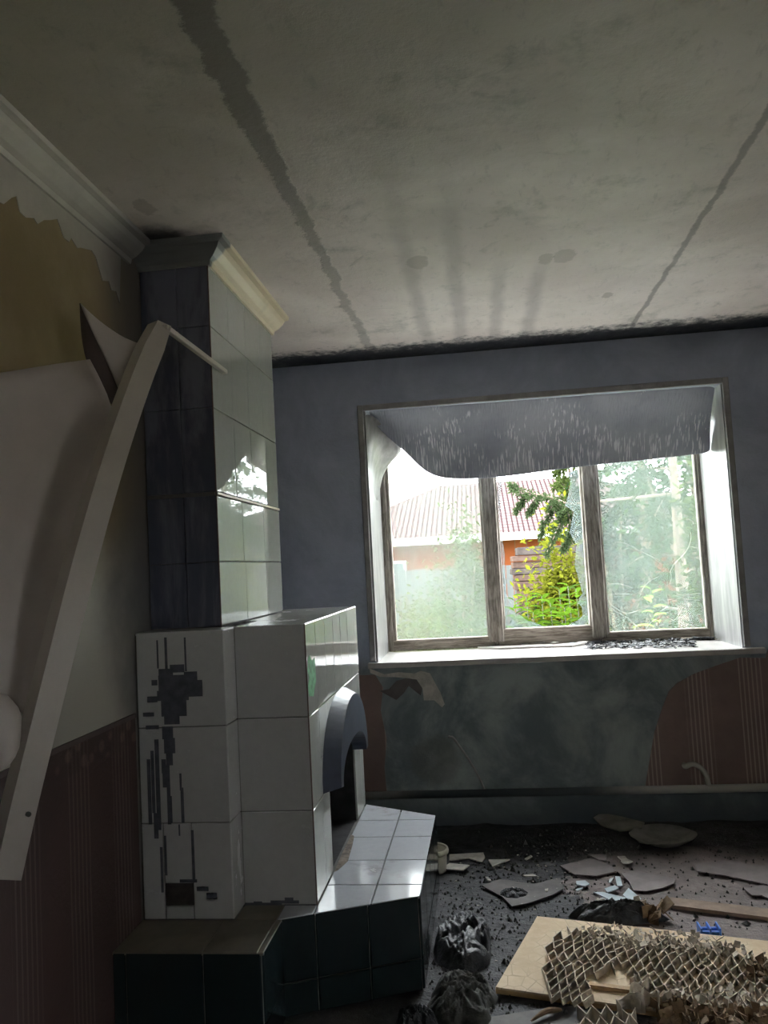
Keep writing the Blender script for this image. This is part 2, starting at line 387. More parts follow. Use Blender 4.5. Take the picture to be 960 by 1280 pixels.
def box_bm(bm, lo, hi, bev=0):
    x0, y0, z0 = lo; x1, y1, z1 = hi
    g = bmesh.ops.create_cube(bm, size=1, matrix=Matrix.Translation(((x0+x1)/2, (y0+y1)/2, (z0+z1)/2)) @ Matrix.Diagonal((x1-x0, y1-y0, z1-z0, 1)))
    if bev:
        es = list({e for v in g['verts'] for e in v.link_edges})
        bmesh.ops.bevel(bm, geom=es, offset=bev, segments=1, affect='EDGES', profile=.5)
def boxes(*bs, bev=0):
    bm = bmesh.new()
    for b in bs: box_bm(bm, b[0], b[1], bev)
    return bm
def prism(pts, d):
    """planar 3-D polygon extruded by vector d"""
    n = len(pts); d = Vector(d)
    vs = [Vector(p) for p in pts] + [Vector(p)+d for p in pts]
    fs = [tuple(range(n)), tuple(range(2*n-1, n-1, -1))] + [(i, (i+1) % n, n+(i+1) % n, n+i) for i in range(n)]
    return vs, fs
def join(*geos):
    vs, fs = [], []
    for g in geos:
        o = len(vs); vs += list(g[0]); fs += [tuple(i+o for i in f) for f in g[1]]
    return vs, fs
def tube(pts, rad, seg=8, cap=True):
    pts = [Vector(p) for p in pts]; n = len(pts); vs = []; fs = []
    rads = rad if isinstance(rad, (list, tuple)) else [rad]*n
    prev = None
    for i, p in enumerate(pts):
        t = (pts[min(i+1, n-1)]-pts[max(i-1, 0)]).normalized()
        if prev is None:
            a = t.orthogonal().normalized()
        else:
            a = (prev - t*prev.dot(t)).normalized()
        prev = a; b = t.cross(a)
        for j in range(seg):
            th = 2*math.pi*j/seg; vs.append(p+(a*math.cos(th)+b*math.sin(th))*rads[i])
    for i in range(n-1):
        for j in range(seg):
            fs.append((i*seg+j, i*seg+(j+1) % seg, (i+1)*seg+(j+1) % seg, (i+1)*seg+j))
    if cap: fs += [tuple(range(seg-1, -1, -1)), tuple(range((n-1)*seg, n*seg))]
    return vs, fs
def smoothline(P, n=24):
    """Catmull-Rom through points"""
    P = [Vector(p) for p in P]; out = []
    Q = [P[0]*2-P[1]] + P + [P[-1]*2-P[-2]]
    m = len(P)-1
    for i in range(n+1):
        s = i/n*m; a = min(int(s), m-1); t = s-a
        p0, p1, p2, p3 = Q[a:a+4]
        out.append(.5*((2*p1)+(p2-p0)*t+(2*p0-5*p1+4*p2-p3)*t*t+(3*p1-p0-3*p2+p3)*t**3))
    return out
def inset2(poly, d):
    n = len(poly); A = sum(poly[i][0]*poly[(i+1) % n][1]-poly[(i+1) % n][0]*poly[i][1] for i in range(n))
    sgn = 1 if A > 0 else -1; out = []
    for i in range(n):
        p0, p1, p2 = Vector(poly[i-1]), Vector(poly[i]), Vector(poly[(i+1) % n])
        e1 = (p1-p0).normalized(); e2 = (p2-p1).normalized()
        n1 = Vector((-e1.y, e1.x))*sgn; n2 = Vector((-e2.y, e2.x))*sgn
        bis = n1+n2; L = bis.length_squared
        out.append(p1 + bis*(2*d/L if L > 1e-6 else 0))
    return out
def clip(poly, half):
    """keep a*x+b*y<=c"""
    a, b, c = half; out = []
    for i in range(len(poly)):
        p, q = poly[i], poly[(i+1) % len(poly)]
        dp, dq = a*p[0]+b*p[1]-c, a*q[0]+b*q[1]-c
        if dp <= 0: out.append(p)
        if dp*dq < 0:
            t = dp/(dp-dq); out.append((p[0]+(q[0]-p[0])*t, p[1]+(q[1]-p[1])*t))
    return out
def tile(parent, name, poly, fn, th, mat, gap=.0035, tilt=.0):
    """poly in (u,v); fn(u,v,w) -> world point, w = height above the core"""
    p = inset2(poly, gap/2)
    q = inset2(p, .0018)
    ta, tb = (R.uniform(-tilt, tilt) for _ in range(2))
    cu = sum(a[0] for a in p)/len(p); cv = sum(a[1] for a in p)/len(p)
    hh = lambda a: th + (a[0]-cu)*ta + (a[1]-cv)*tb
    n = len(p)
    vs = [fn(a[0], a[1], 0) for a in p]+[fn(a[0], a[1], hh(a)-.0016) for a in p]+[fn(a[0], a[1], hh(a)) for a in q]
    fs = [tuple(range(n-1, -1, -1)), tuple(range(2*n, 3*n))]
    for L in (0, 1): fs += [(L*n+i, L*n+(i+1) % n, (L+1)*n+(i+1) % n, (L+1)*n+i) for i in range(n)]
    c = fn(cu, cv, 0)
    return obj(name, (vs, fs), mat, parent, origin=c)
def rect(a, b, c, d): return [(a, c), (b, c), (b, d), (a, d)]

# ------------------------------------------------------------------ room shell
XL, XR, YF, YB, H = -1.12, 2.9, -1.6, 4.3, 2.5
WX0, WX1, WZ0, WZ1 = -.59, 1.30, .825, 2.22      # window opening
YW = 4.95                                         # outer face of the window wall
def wall_hole(axis, pos0, pos1, a0, a1, z0, z1, h):
    """box wall between pos0 and pos1 (on axis 0/1), spanning a0..a1, with a rectangular hole h=(ha0,ha1,hz0,hz1)"""
    vs = []; fs = []
    def P(a, zz, p): return (a, p, zz) if axis == 1 else (p, a, zz)
    for p in (pos0, pos1):
        vs += [P(a0, z0, p), P(a1, z0, p), P(a1, z1, p), P(a0, z1, p), P(h[0], h[2], p), P(h[1], h[2], p), P(h[1], h[3], p), P(h[0], h[3], p)]
    for o in (0, 8):
        for i in range(4): fs.append((o+i, o+(i+1) % 4, o+4+(i+1) % 4, o+4+i))
    for i in range(4):
        fs.append((i, (i+1) % 4, 8+(i+1) % 4, 8+i)); fs.append((4+i, 4+(i+1) % 4, 12+(i+1) % 4, 12+i))
    return vs, fs
RW0, RW1, RWZ0, RWZ1 = .52, .88, 1.05, 1.50      # added rear opening, unseen, lets in fill light
SW0, SW1 = .15, .9                              # added side opening, unseen, lets in fill light
def S(o): o['kind'] = 'structure'; return o
wall_back = S(obj('wall_back', wall_hole(1, YB, YW, XL-.3, XR+.3, -.2, H+.15, (WX0, WX1, WZ0, WZ1)), M['wall_soot_veil']))
wall_left = S(obj('wall_left', boxes(((XL-.3, YF-.3, -.2), (XL, YB, H+.15))), M['wall_ochre']))
wall_right = S(obj('wall_right', wall_hole(0, XR, XR+.3, YF-.3, YB, -.2, H+.15, (SW0, SW1, RWZ0, RWZ1)), M['plain']))
wall_rear = S(obj('wall_rear', wall_hole(1, YF-.3, YF, XL, XR, -.2, H+.15, (RW0, RW1, RWZ0, RWZ1)), M['plain']))
ceiling = S(obj('ceiling', boxes(((XL, YF, H), (XR, YB, H+.15))), M['ceiling']))
# floor: finely divided, lightly heaved
bm = bmesh.new()
nx, ny = 120, 170
vv = []
for j in range(ny+1):
    for i in range(nx+1):
        X = XL+(XR-XL)*i/nx; Y = YF+(YB-YF)*j/ny
        zz = .006*mnoise.noise((X*9, Y*9, 0)) + .004*mnoise.noise((X*31, Y*31, 3))
        if Y > 3.75: zz += .02*max(0, mnoise.noise((X*5, Y*7, 8)))
        vv.append(bm.verts.new((X, Y, min(zz, .012)-.006)))
for j in range(ny):
    for i in range(nx):
        a = j*(nx+1)+i; bm.faces.new((vv[a], vv[a+1], vv[a+nx+2], vv[a+nx+1]))
floor = S(obj('floor', bm, M['floor'], smooth=True))

def sweep(path, prof, close=False):
    """horizontal path [(x,y)], profile [(out, z)] offset to the right of travel with mitres"""
    n = len(path); vs = []; m = len(prof)
    for i in range(n):
        p = Vector(path[i])
        ds = []
        if i > 0: ds.append((p-Vector(path[i-1])).normalized())
        if i < n-1: ds.append((Vector(path[i+1])-p).normalized())
        ns = [Vector((d.y, -d.x)) for d in ds]
        mt = ns[0] if len(ns) == 1 else (ns[0]+ns[1])*(2/(ns[0]+ns[1]).length_squared)
        for o, zz in prof: vs.append(Vector((p.x+mt.x*o, p.y+mt.y*o, zz)))
    fs = [(i*m+j, i*m+(j+1) % m, (i+1)*m+(j+1) % m, (i+1)*m+j) for i in range(n-1) for j in range(m)]
    fs += [tuple(range(m)), tuple(range((n-1)*m+m-1, (n-1)*m-1, -1))]
    return vs, fs
CPROF = [(0, H-.075), (.010, H-.075), (.014, H-.060), (.030, H-.052), (.052, H-.034), (.062, H-.018), (.080, H-.014), (.082, H), (0, H)]
S(obj('trim_1', sweep([(XL, YF), (XL, 2.52)], CPROF), M['cornice']))
# window wall casing
cw = .032
S(obj('trim_2', boxes(((WX0-cw, YB-.012, .86), (WX0, YB, WZ1+cw)), ((WX1, YB-.012, .86), (WX1+cw, YB, WZ1+cw)), ((WX0, YB-.012, WZ1), (WX1, YB, WZ1+cw)), bev=.003), M['trim_paint']))
# wallpaper layers
def wallpatch(name, pts, axis, pos, th, mat, parent):
    """thin polygon standing proud of a wall; pts=(along, z)"""
    P = [((a, pos, zz) if axis == 1 else (pos, a, zz)) for a, zz in pts]
    return obj(name, prism(P, (0, -th, 0) if axis == 1 else (th, 0, 0)), mat, parent)
wallpatch('dado_wallpaper', [(YF, .01), (2.46, .01), (2.46, .935), (YF, .935)], 0, XL, .003, M['wp_left'], wall_left)
wallpatch('dado_border', [(YF, .926), (2.46, .926), (2.46, .940), (YF, .940)], 0, XL, .006, M['vinyl_back'], wall_left)
# torn paper under the cornice, ragged lower edge
edge = [(YF, 2.36)]
yy = YF
while yy < 2.44:
    yy += R.uniform(.012, .045); edge.append((min(yy, 2.46), 2.345 - .02*math.sin(yy*5) + R.uniform(-.034, .022) - max(0, yy-2.25)*.45))
wallpatch('torn_paper', edge + [(2.46, H-.07), (YF, H-.07)], 0, XL, .0025, M['paper'], wall_left)
c = [on(p[0], p[1], 1, YB) for p in ((806, 985), (812, 950), (818, 915), (828, 884), (836, 864), (846, 854), (868, 842), (895, 832), (925, 822))]
wallpatch('striped_wallpaper', [(q.x, q.z) for q in c] + [(1.40, .80), (1.42, .86), (XR, .86), (XR, .15), (c[0].x, .15)], 1, YB, .003, M['wp_back'], wall_back)
wallpatch('striped_wallpaper', [(-.74, .15), (-.57, .15), (-.575, .3), (-.555, .45), (-.58, .6), (-.56, .72), (-.6, .79), (-.74, .79)], 1, YB, .003, M['wp_back'], wall_back)
wp = lambda L: [(q.x, q.z) for q in (on(440+a/3.692, 780+b/3.692, 1, YB) for a, b in L)]
wallpatch('bare_plaster_patch', wp([(80, 205), (150, 232), (215, 222), (290, 228), (318, 215), (360, 228), (385, 275), (408, 315), (428, 370), (416, 385), (380, 352), (332, 352), (326, 300), (300, 258), (262, 250), (200, 245), (130, 244), (85, 226)]), 1, YB, .002, M['plaster_bit'], wall_back)
wallpatch('hanging_paper', wp([(128, 308), (205, 350), (240, 318), (262, 285), (318, 330), (325, 296), (298, 256), (250, 250), (205, 262), (170, 300)]), 1, YB, .006, M['lino_dark'], wall_back)

# ------------------------------------------------------------------ window
win = thing('window_1', (.36, 4.8, .855), 'weathered three-light wooden window with one broken pane', kind='structure')
YFR = 4.80
FX0, FX1 = -.578, 1.306
FZ0, FZ1 = .856, 2.21
obj('side_lining', boxes(((WX0, YB+.002, .855), (WX0+.010, YFR, WZ1))), M['reveal'], win)
obj('side_lining', boxes(((WX1-.006, YB+.002, .855), (WX1+.006, YFR, WZ1))), M['reveal'], win)
obj('outer_frame', boxes(((FX0-.012, YFR, FZ0), (FX0+.03, YFR+.09, FZ1)), ((FX1-.03, YFR, FZ0), (FX1, YFR+.09, FZ1)), ((FX0+.03, YFR, FZ1-.04), (FX1-.03, YFR+.09, FZ1)), ((FX0+.03, YFR+.01, FZ0), (FX1-.03, YFR+.09, FZ0+.03)), bev=.004), M['wood_frame'], win)
M1 = (.010, .122); M2 = (.606, .716)
for a, b in (M1, M2):
    obj('mullion', boxes(((a+.012, YFR-.012, FZ0+.03), (b-.012, YFR+.07, FZ1-.04)), bev=.006), M['wood_frame'], win)
def casement(x0, x1, zb, mat_glass, glass_geo=None):
    """x0..x1 visible pane opening; frame members around it"""
    fr = obj('casement_frame', boxes(((x0-.048, YFR+.006, FZ0+.03), (x0, YFR+.05, FZ1-.042)), ((x1, YFR+.006, FZ0+.03), (x1+.04, YFR+.05, FZ1-.042)),
             ((x0, YFR+.008, FZ1-.10), (x1, YFR+.048, FZ1-.042)), bev=.005), M['wood_frame'], win)
    obj('bottom_rail', boxes(((x0-.048, YFR+.004, FZ0+.005), (x1+.04, YFR+.052, zb)), bev=.005), M['wood_rail'], win)
    if mat_glass:
        dusty_side(obj('glass_pane', boxes(((x0-.006, YFR+.028, zb-.006), (x1+.006, YFR+.032, FZ1-.09))), mat_glass, fr))
    return fr
cs1 = casement(-.528, .012, .922, M['glass_dusty'])
cs2 = casement(.122, .606, .962, None)
cs3 = casement(.718, 1.262, .917, M['glass_cracked'])
# broken light: shards left in the frame
cp = lambda L: [on(620+a/5.564, 580+b/5.564, 1, YFR+.03) for a, b in L]
for L in ([(8, 95), (40, 90), (30, 300), (24, 430), (18, 440)],
          [(18, 440), (24, 430), (60, 620), (62, 800), (70, 905), (105, 975), (60, 1010), (36, 700)],
          [(60, 1010), (105, 975), (85, 1030), (160, 1042), (210, 1085), (270, 1100), (320, 1125), (390, 1128), (420, 1150), (70, 1160)],
          [(420, 1150), (390, 1128), (480, 1128), (560, 1090), (600, 1060), (640, 1030), (652, 1140)],
          [(565, 40), (600, 300), (625, 700), (642, 900), (610, 915), (560, 960), (600, 900), (545, 700), (560, 560), (510, 480), (540, 330), (480, 290), (520, 140), (500, 60)],
          ):
    P = cp(L)
    dusty_side(obj('glass_shard', prism(P, (0, .004, 0)), M['glass_shard'], cs2))
P = cp([(642, 900), (560, 960), (600, 1000), (600, 1060), (640, 1030), (648, 960)])
dusty_side(obj('glass_shard', prism(P, (0, .004, 0)), M['glass_shard'], cs2))
# cracks in the right pane
cr = lambda L: [on(740+a/5.12, 560+b/5.12, 1, YFR+.0275) for a, b in L]
for L in ([(118, 655), (135, 618), (165, 600), (240, 620), (310, 660), (380, 695), (432, 715)],
          [(500, 790), (530, 735), (580, 690), (615, 640), (632, 590), (634, 540)], [(500, 790), (508, 830), (498, 870)],
          [(632, 630), (668, 640)], [(600, 455), (640, 465), (650, 490)],
          [(310, 940), (325, 900), (370, 850), (430, 820)], [(108, 865), (205, 875), (268, 900)], [(130, 935), (250, 935)],
          [(530, 945), (620, 935), (696, 930)], [(480, 972), (560, 966), (690, 975)], [(470, 930), (492, 985), (470, 1025), (430, 1045), (388, 1040)],
          [(112, 1015), (160, 1050), (215, 1080), (262, 1120), (300, 1150)], [(112, 990), (150, 1025), (220, 1058), (300, 1038)], [(195, 1140), (215, 1080), (262, 1110)],
          [(430, 1050), (490, 1085), (530, 1100), (585, 1015)], [(350, 1150), (385, 1110), (440, 1080)], [(290, 500), (298, 545), (303, 600)]):
    obj('crack', tube(smoothline(cr(L), 10), .0007, 4), M['crack'], cs3)
hg = on(898, 790, 1, YFR-.004)
obj('hinge', join(prism([(hg.x-.012, hg.y, hg.z-.04), (hg.x+.012, hg.y, hg.z-.04), (hg.x+.012, hg.y, hg.z+.045), (hg.x-.012, hg.y, hg.z+.045)], (0, .01, 0)), tube([(hg.x-.012, hg.y-.004, hg.z-.04), (hg.x-.012, hg.y-.004, hg.z+.045)], .006, 8)), M['metal'], win)
obj('window_sill', boxes(((WX0-.042, 4.262, .826), (1.395, YB, .855)), ((WX0, YB-.001, .826), (WX1, YFR+.005, .855)), bev=.003), M['sill'], win)
# sagging reveal lining, fixed at the head, free at the bottom
top = [(456, 515), (893, 483)]
sag = [(462, 523), (476, 538), (492, 553), (507, 565), (520, 579), (531, 589), (545, 596), (562, 599), (590, 599), (625, 597), (670, 591), (720, 584), (770, 579), (820, 574), (862, 569), (889, 566)]
NR = 12; vs = []; fs = []
A = on(459, 514, 1, YB+.012); B = on(895, 482, 1, YB+.012)
for i, (px, py) in enumerate(sag):
    dep = YB+.06 + .22*min(1, i/6)
    q = on(px, py, 1, dep)
    tt = (q.x-A.x)/(B.x-A.x)
    p = A.lerp(B, max(0, min(1, tt**(1.0 if tt > .3 else 1)))) if i else A.copy()
    if i == 0: p = A + Vector((.002, .002, 0))
    for j in range(NR+1):
        s = j/NR
        pt = p.lerp(q, s)
        pt.y += .03*math.sin(math.pi*s) - .012*math.sin(math.pi*s)*math.sin(tt*22)
        pt.z += .012*math.sin(math.pi*s)
        vs.append(pt)
for i in range(len(sag)-1):
    for j in range(NR):
        a = i*(NR+1)+j; fs.append((a, a+NR+1, a+NR+2, a+1))
sl = obj('sagging_head_lining', (vs, fs), M['lining'], win, smooth=True)
md = sl.modifiers.new('thickness', 'SOLIDIFY'); md.thickness = .004; md.offset = 0
md = sl.modifiers.new('subdivision', 'SUBSURF'); md.levels = 1; md.render_levels = 2; md.boundary_smooth = 'PRESERVE_CORNERS'
# peeled web between the left jamb and the head
c3 = lambda a, b, d: on(440+a/4.8, 480+b/4.8, 1, d)
rows = [[c3(76, 180, 4.315), c3(95, 184, 4.33), c3(120, 190, 4.34), c3(140, 200, 4.36)],
        [c3(78, 260, 4.315), c3(115, 250, 4.36), c3(165, 255, 4.40), c3(215, 285, 4.43)],
        [c3(82, 340, 4.315), c3(130, 330, 4.39), c3(200, 340, 4.45), c3(275, 362, 4.49)],
        [c3(86, 430, 4.315), c3(130, 420, 4.42), c3(190, 412, 4.50), c3(312, 398, 4.54)],
        [c3(91, 520, 4.315), c3(120, 500, 4.45), c3(165, 495, 4.55), c3(232, 462, 4.58)],
        [c3(96, 610, 4.315), c3(125, 600, 4.47), c3(150, 570, 4.58), c3(178, 548, 4.68)],
        [c3(101, 720, 4.315), c3(125, 720, 4.5), c3(148, 715, 4.62), c3(166, 640, 4.76)]]
vs = [p for r_ in rows for p in r_]; fs = [(i*4+j, i*4+j+1, i*4+j+5, i*4+j+4) for i in range(6) for j in range(3)]
pw = obj('peeled_side_lining', (vs, fs), M['reveal'], win, smooth=True)
md = pw.modifiers.new('subdivision', 'SUBSURF'); md.levels = 1; md.render_levels = 2
md = pw.modifiers.new('thickness', 'SOLIDIFY'); md.thickness = .003
# frames of the two unseen openings added for fill daylight
w2 = thing('fill_opening_rear', ((RW0+RW1)/2, YF-.2, RWZ0), kind='structure')
obj('frame', boxes(((RW0, YF-.2, RWZ0), (RW0+.06, YF-.12, RWZ1)), ((RW1-.06, YF-.2, RWZ0), (RW1, YF-.12, RWZ1)), ((RW0+.06, YF-.2, RWZ1-.06), (RW1-.06, YF-.12, RWZ1)), ((RW0+.06, YF-.2, RWZ0), (RW1-.06, YF-.12, RWZ0+.06)), bev=.004), M['wood_frame'], w2)

w3 = thing('fill_opening_side', (XR+.2, (SW0+SW1)/2, RWZ0), kind='structure')  # added side opening, out of view, for fill daylight
obj('frame', boxes(((XR+.12, SW0, RWZ0), (XR+.2, SW0+.06, RWZ1)), ((XR+.12, SW1-.06, RWZ0), (XR+.2, SW1, RWZ1)), ((XR+.12, SW0+.06, RWZ1-.06), (XR+.2, SW1-.06, RWZ1)), ((XR+.12, SW0+.06, RWZ0), (XR+.2, SW1-.06, RWZ0+.06)), bev=.004), M['wood_frame'], w3)

# ------------------------------------------------------------------ tiled fireplace
fp = thing('tiled_fireplace', (-.75, 3.0, 0), 'white tiled corner fireplace with tall sooty chimney, dark arched opening and raised hearth', 'fireplace')
TH = .008
BX, BY0, BYL, BY1, BZ = -.583, 2.577, 2.472, 3.652, 1.190       # block right face, front faces, back, top
SX = -.822                                                        # step between proud left part and the rest
HZ = .300
OY0, OY1, OZ = 2.858, 3.432, .70                                  # fire opening
# block core
X_ = BX-TH; Yf = BY0+TH; Yl = BYL+TH; ZT = BZ-TH
blk = obj('block_core', boxes(((XL+.002, Yl, .008), (SX-TH, Yf, ZT)), ((XL+.002, Yf, .008), (X_, OY0, ZT)), ((XL+.002, OY1, .008), (X_, BY1, ZT)),
          ((XL+.002, OY0, OZ), (X_, OY1, ZT)), ((XL+.002, OY0, .008), (-.98, OY1, OZ)), ((-.98, OY0, .008), (X_, OY1, HZ-.01))), M['grout'], fp)
def fan(*f): return f
obj('firebox', ([(-.975, OY0+.004, HZ), (X_-.001, OY0+.004, HZ), (X_-.001, OY1-.004, HZ), (-.975, OY1-.004, HZ), (-.975, OY0+.004, OZ-.002), (X_-.001, OY0+.004, OZ-.002), (X_-.001, OY1-.004, OZ-.002), (-.975, OY1-.004, OZ-.002)],
    [(0, 1, 2, 3), (4, 5, 6, 7), (0, 1, 5, 4), (2, 3, 7, 6), (3, 0, 4, 7)]), M['firebox'], fp)
zs = [HZ, .593, .890, BZ]
side = lambda u, v, w_: Vector((X_+w_, u, v))
yj = [BY0, 2.735, 2.898, 3.061, 3.220, 3.389, 3.576, BY1]
for r_ in range(3):
    for i in range(7):
        a, b = yj[i], yj[i+1]
        if r_ == 2: tile(blk, 'wall_tile', rect(a, b, zs[2], zs[3]), side, TH, M['tile_white'], tilt=.004)
        elif r_ == 1:
            if b <= OY0 or a >= OY1: tile(blk, 'wall_tile', rect(a, b, zs[1], zs[2]), side, TH, M['tile_white'], tilt=.004)
            else:
                tile(blk, 'wall_tile', rect(a, b, OZ+.02, zs[2]), side, TH, M['tile_white'], tilt=.004)
                if a < OY0: tile(blk, 'wall_tile', rect(a, OY0, zs[1], OZ+.02), side, TH, M['tile_white'])
                if b > OY1: tile(blk, 'wall_tile', rect(OY1, b, zs[1], OZ+.02), side, TH, M['tile_white'])
        else:
            if a < OY0: tile(blk, 'wall_tile', rect(a, min(b, OY0), zs[0], zs[1]), side, TH, M['tile_white'], tilt=.004)
            elif b > OY1: tile(blk, 'wall_tile', rect(max(a, OY1), b, zs[0], zs[1]), side, TH, M['tile_white'], tilt=.004)
front = lambda u, v, w_: Vector((u, Yf-w_, v))
frontl = lambda u, v, w_: Vector((u, Yl-w_, v))
steps = lambda u, v, w_: Vector((SX-TH+w_, u, v))
for r_ in range(3):
    tile(blk, 'wall_tile', rect(SX, BX, zs[r_], zs[r_+1]), front, TH, M['tile_front'], tilt=.003)
    tile(blk, 'wall_tile', rect(BYL, Yf-.001, zs[r_], zs[r_+1]), steps, TH, M['tile_front'])
xs = [XL+.004, -.811-.0]
for r_ in (1, 2):
    tile(blk, 'wall_tile', rect(XL+.006, SX, zs[r_], zs[r_+1]), frontl, TH, M['tile_front'], tilt=.003)
hx0, hx1, hz0, hz1 = -1.043, -.951, .343, .408
for p in (rect(XL+.006, hx0, HZ, zs[1]), rect(hx0, hx1, HZ, hz0), rect(hx0, hx1, hz1, zs[1]), rect(hx1, SX, HZ, zs[1])):
    tile(blk, 'wall_tile', p, frontl, TH, M['tile_front'])
obj('cleanout_hole', prism([(hx0, Yl-.001, hz0), (hx1, Yl-.001, hz0), (hx1, Yl-.001, hz1), (hx0, Yl-.001, hz1)], (0, -.002, 0)), M['soothole'], blk)
topf = lambda u, v, w_: Vector((u, v, ZT+w_))
for a, b, c0, c1 in ((XL+.004, SX, BYL, 2.60), (SX, BX, BY0, 2.86), (-.869, BX, 2.86, 3.15), (-.869, BX, 3.15, 3.44), (XL+.004, BX, 3.44, BY1)):
    tile(blk, 'top_tile', rect(a, b, c0, c1), topf, TH, M['tile_front'])
obj('corner_bead', boxes(((BX-.003, BY0-.001, HZ+.002), (BX+.001, BY0+.003, BZ))), M['brick_edge'], blk)
gd = [(45, 255), (52, 240), (60, 262), (70, 250), (74, 300), (76, 340), (70, 372), (66, 398), (56, 396), (50, 398), (46, 360), (50, 330), (44, 300)]
obj('green_residue', prism([on(370+a/3.047, 740+b/3.047, 0, BX+.0005) for a, b in gd], (.0006, 0, 0)), M['residue'], blk, label='patch of pale green residue')
hs0 = [(140, 945), (165, 925), (222, 930), (215, 965), (205, 1000), (198, 1025), (160, 1060), (146, 1066), (140, 1010)]
P = [on(370+a/3.047, 740+b/3.047, 2, HZ+.0006) for a, b in hs0]
for q in P: q.x = max(q.x, BX+.001)
STAIN = P
# soot stain: overlapping square blotches and runs
blot = [(140, 330, 160, 310), (165, 300, 215, 270), (205, 285, 255, 255), (165, 350, 300, 290), (260, 370, 318, 310), (160, 385, 270, 345), (125, 390, 160, 368), (175, 440, 262, 380), (185, 468, 238, 438), (255, 320, 300, 280), (110, 440, 148, 425), (120, 485, 165, 470),
        (178, 520, 215, 474), (185, 570, 222, 515), (192, 612, 214, 565), (176, 640, 190, 590), (180, 690, 192, 636), (130, 820, 135, 590), (160, 840, 164, 520), (143, 780, 147, 560), (198, 820, 203, 610), (206, 815, 211, 720), (240, 700, 245, 640), (246, 815, 252, 690), (150, 870, 162, 780), (236, 860, 240, 820),
        (190, 330, 193, 160), (160, 270, 162, 170), (258, 280, 260, 160), (188, 1000, 191, 860), (285, 1020, 288, 840), (240, 1025, 300, 1014), (300, 1055, 340, 1040), (335, 1082, 370, 1062), (175, 1060, 178, 900)]
bm = bmesh.new()
for i, (a, b, c_, d) in enumerate(blot):
    p0 = on(140+a/2.8235, 740+b/2.8235, 1, BYL); p1 = on(140+c_/2.8235, 740+d/2.8235, 1, BYL)
    e = .0006+.00003*i
    box_bm(bm, (min(p0.x, p1.x), BYL-e, min(p0.z, p1.z)), (max(p0.x, p1.x), BYL+.0002, max(p0.z, p1.z)))
obj('soot_stain', bm, M['sootstain'], blk)
bm = bmesh.new()
for i, (a, b, c_, d) in enumerate([(440, 1125, 720, 1108), (470, 1112, 600, 1096), (560, 1100, 660, 1088), (610, 1090, 640, 1078), (500, 1104, 530, 1092)]):
    p0 = on(140+a/2.8235, 740+b/2.8235, 1, BY0); p1 = on(140+c_/2.8235, 740+d/2.8235, 1, BY0)
    box_bm(bm, (min(p0.x, p1.x), BY0-.0006-.00003*i, max(HZ+.001, min(p0.z, p1.z))), (max(p0.x, p1.x), BY0+.0002, max(p0.z, p1.z)))
obj('soot_stain', bm, M['sootstain'], blk)
# arched surround
NA = 26; cy = 3.145; rings = []
def arcp(a, hw, hh, z0, pw=2.0):
    c_, s_ = math.cos(a), math.sin(a)
    return (cy - hw*math.copysign(abs(c_)**(2/pw), c_), z0 + hh*abs(s_)**(2/pw))
vs = []; fs = []
for i in range(NA+1):
    a = math.pi*i/NA
    f = abs(math.cos(a))**6
    bo = arcp(a, .405, .290, .60, 2.2); fo = arcp(a, .330, .268, .60, 2.1); fi = arcp(a, .287, .118, .592, 2.2)
    bi = (fi[0], fi[1])
    vs += [Vector((BX+.0006, *bo)), Vector((BX+.052, *fo)), Vector((BX+.052, *fi)), Vector((BX-.012, *bi))]
for i in range(NA):
    for j in range(4): fs.append((i*4+j, i*4+(j+1) % 4, (i+1)*4+(j+1) % 4, (i+1)*4+j))
fs += [(0, 1, 2, 3), tuple(NA*4+j for j in (3, 2, 1, 0))]
obj('arch_surround', (vs, fs), M['arch'], fp)
# hearth: slanted plinth
HP = [(-.690, 2.468), (-.260, 2.641), (-.255, 3.472), (-.583, 3.652)]
core = [(-.690, 2.476), (-.268, 2.648), (-.263, 3.466), (-.583, 3.640), (-.70, 3.640)]
hearth = obj('hearth_plinth', prism([(a, b, .008) for a, b in core], (0, 0, HZ-.008-TH)), M['grout_dark'], fp)
obj('tile_bed', prism([(a, b, HZ-TH-.001) for a, b in core], (0, 0, .0015)), M['grout'], hearth)
ht = lambda u, v, w_: Vector((u, v, HZ-TH+w_))
def halfs(poly):
    out = []
    for i in range(len(poly)):
        (x0, y0), (x1, y1) = poly[i], poly[(i+1) % len(poly)]
        nx_, ny_ = y1-y0, -(x1-x0); out.append((nx_, ny_, nx_*x0+ny_*y0))
    return out
HF = halfs([(-.690, 2.468), (-.260, 2.641), (-.255, 3.472), (-.583, 3.652), (-.70, 3.652)])
for a, b in ((-.70, BX+.001), (BX, -.412), (-.412, -.25)):
    ys_ = [2.40, 2.736, 2.962, 3.210, 3.418, 3.70]
    for c0, c1 in zip(ys_, ys_[1:]):
        if a < -.65:
            if c0 > 2.5: continue
            p = rect(a, b, c0, BY0)
        else: p = rect(a, b, c0, c1)
        for h in HF: p = clip(p, h)
        if len(p) > 2: tile(hearth, 'hearth_tile', p, ht, TH, M['tile_hearth'], gap=.005, tilt=.002)
def facetiles(parent, p0, p1, us, zs_, mat, th=TH):
    p0 = Vector((*p0, 0)); p1 = Vector((*p1, 0)); d = (p1-p0); L = d.length; d /= L
    nrm = Vector((d.y, -d.x, 0))
    for a, b in zip(us, us[1:]):
        for c0, c1 in zip(zs_, zs_[1:]):
            tile(parent, 'dark_tile', rect(a*L, b*L, c0, c1), lambda u, v, w_: p0 + d*u + Vector((0, 0, v)) + nrm*w_, th, mat)
obj('ash_stain', prism(STAIN, (0, 0, .0006)), M['ashstain'], hearth)
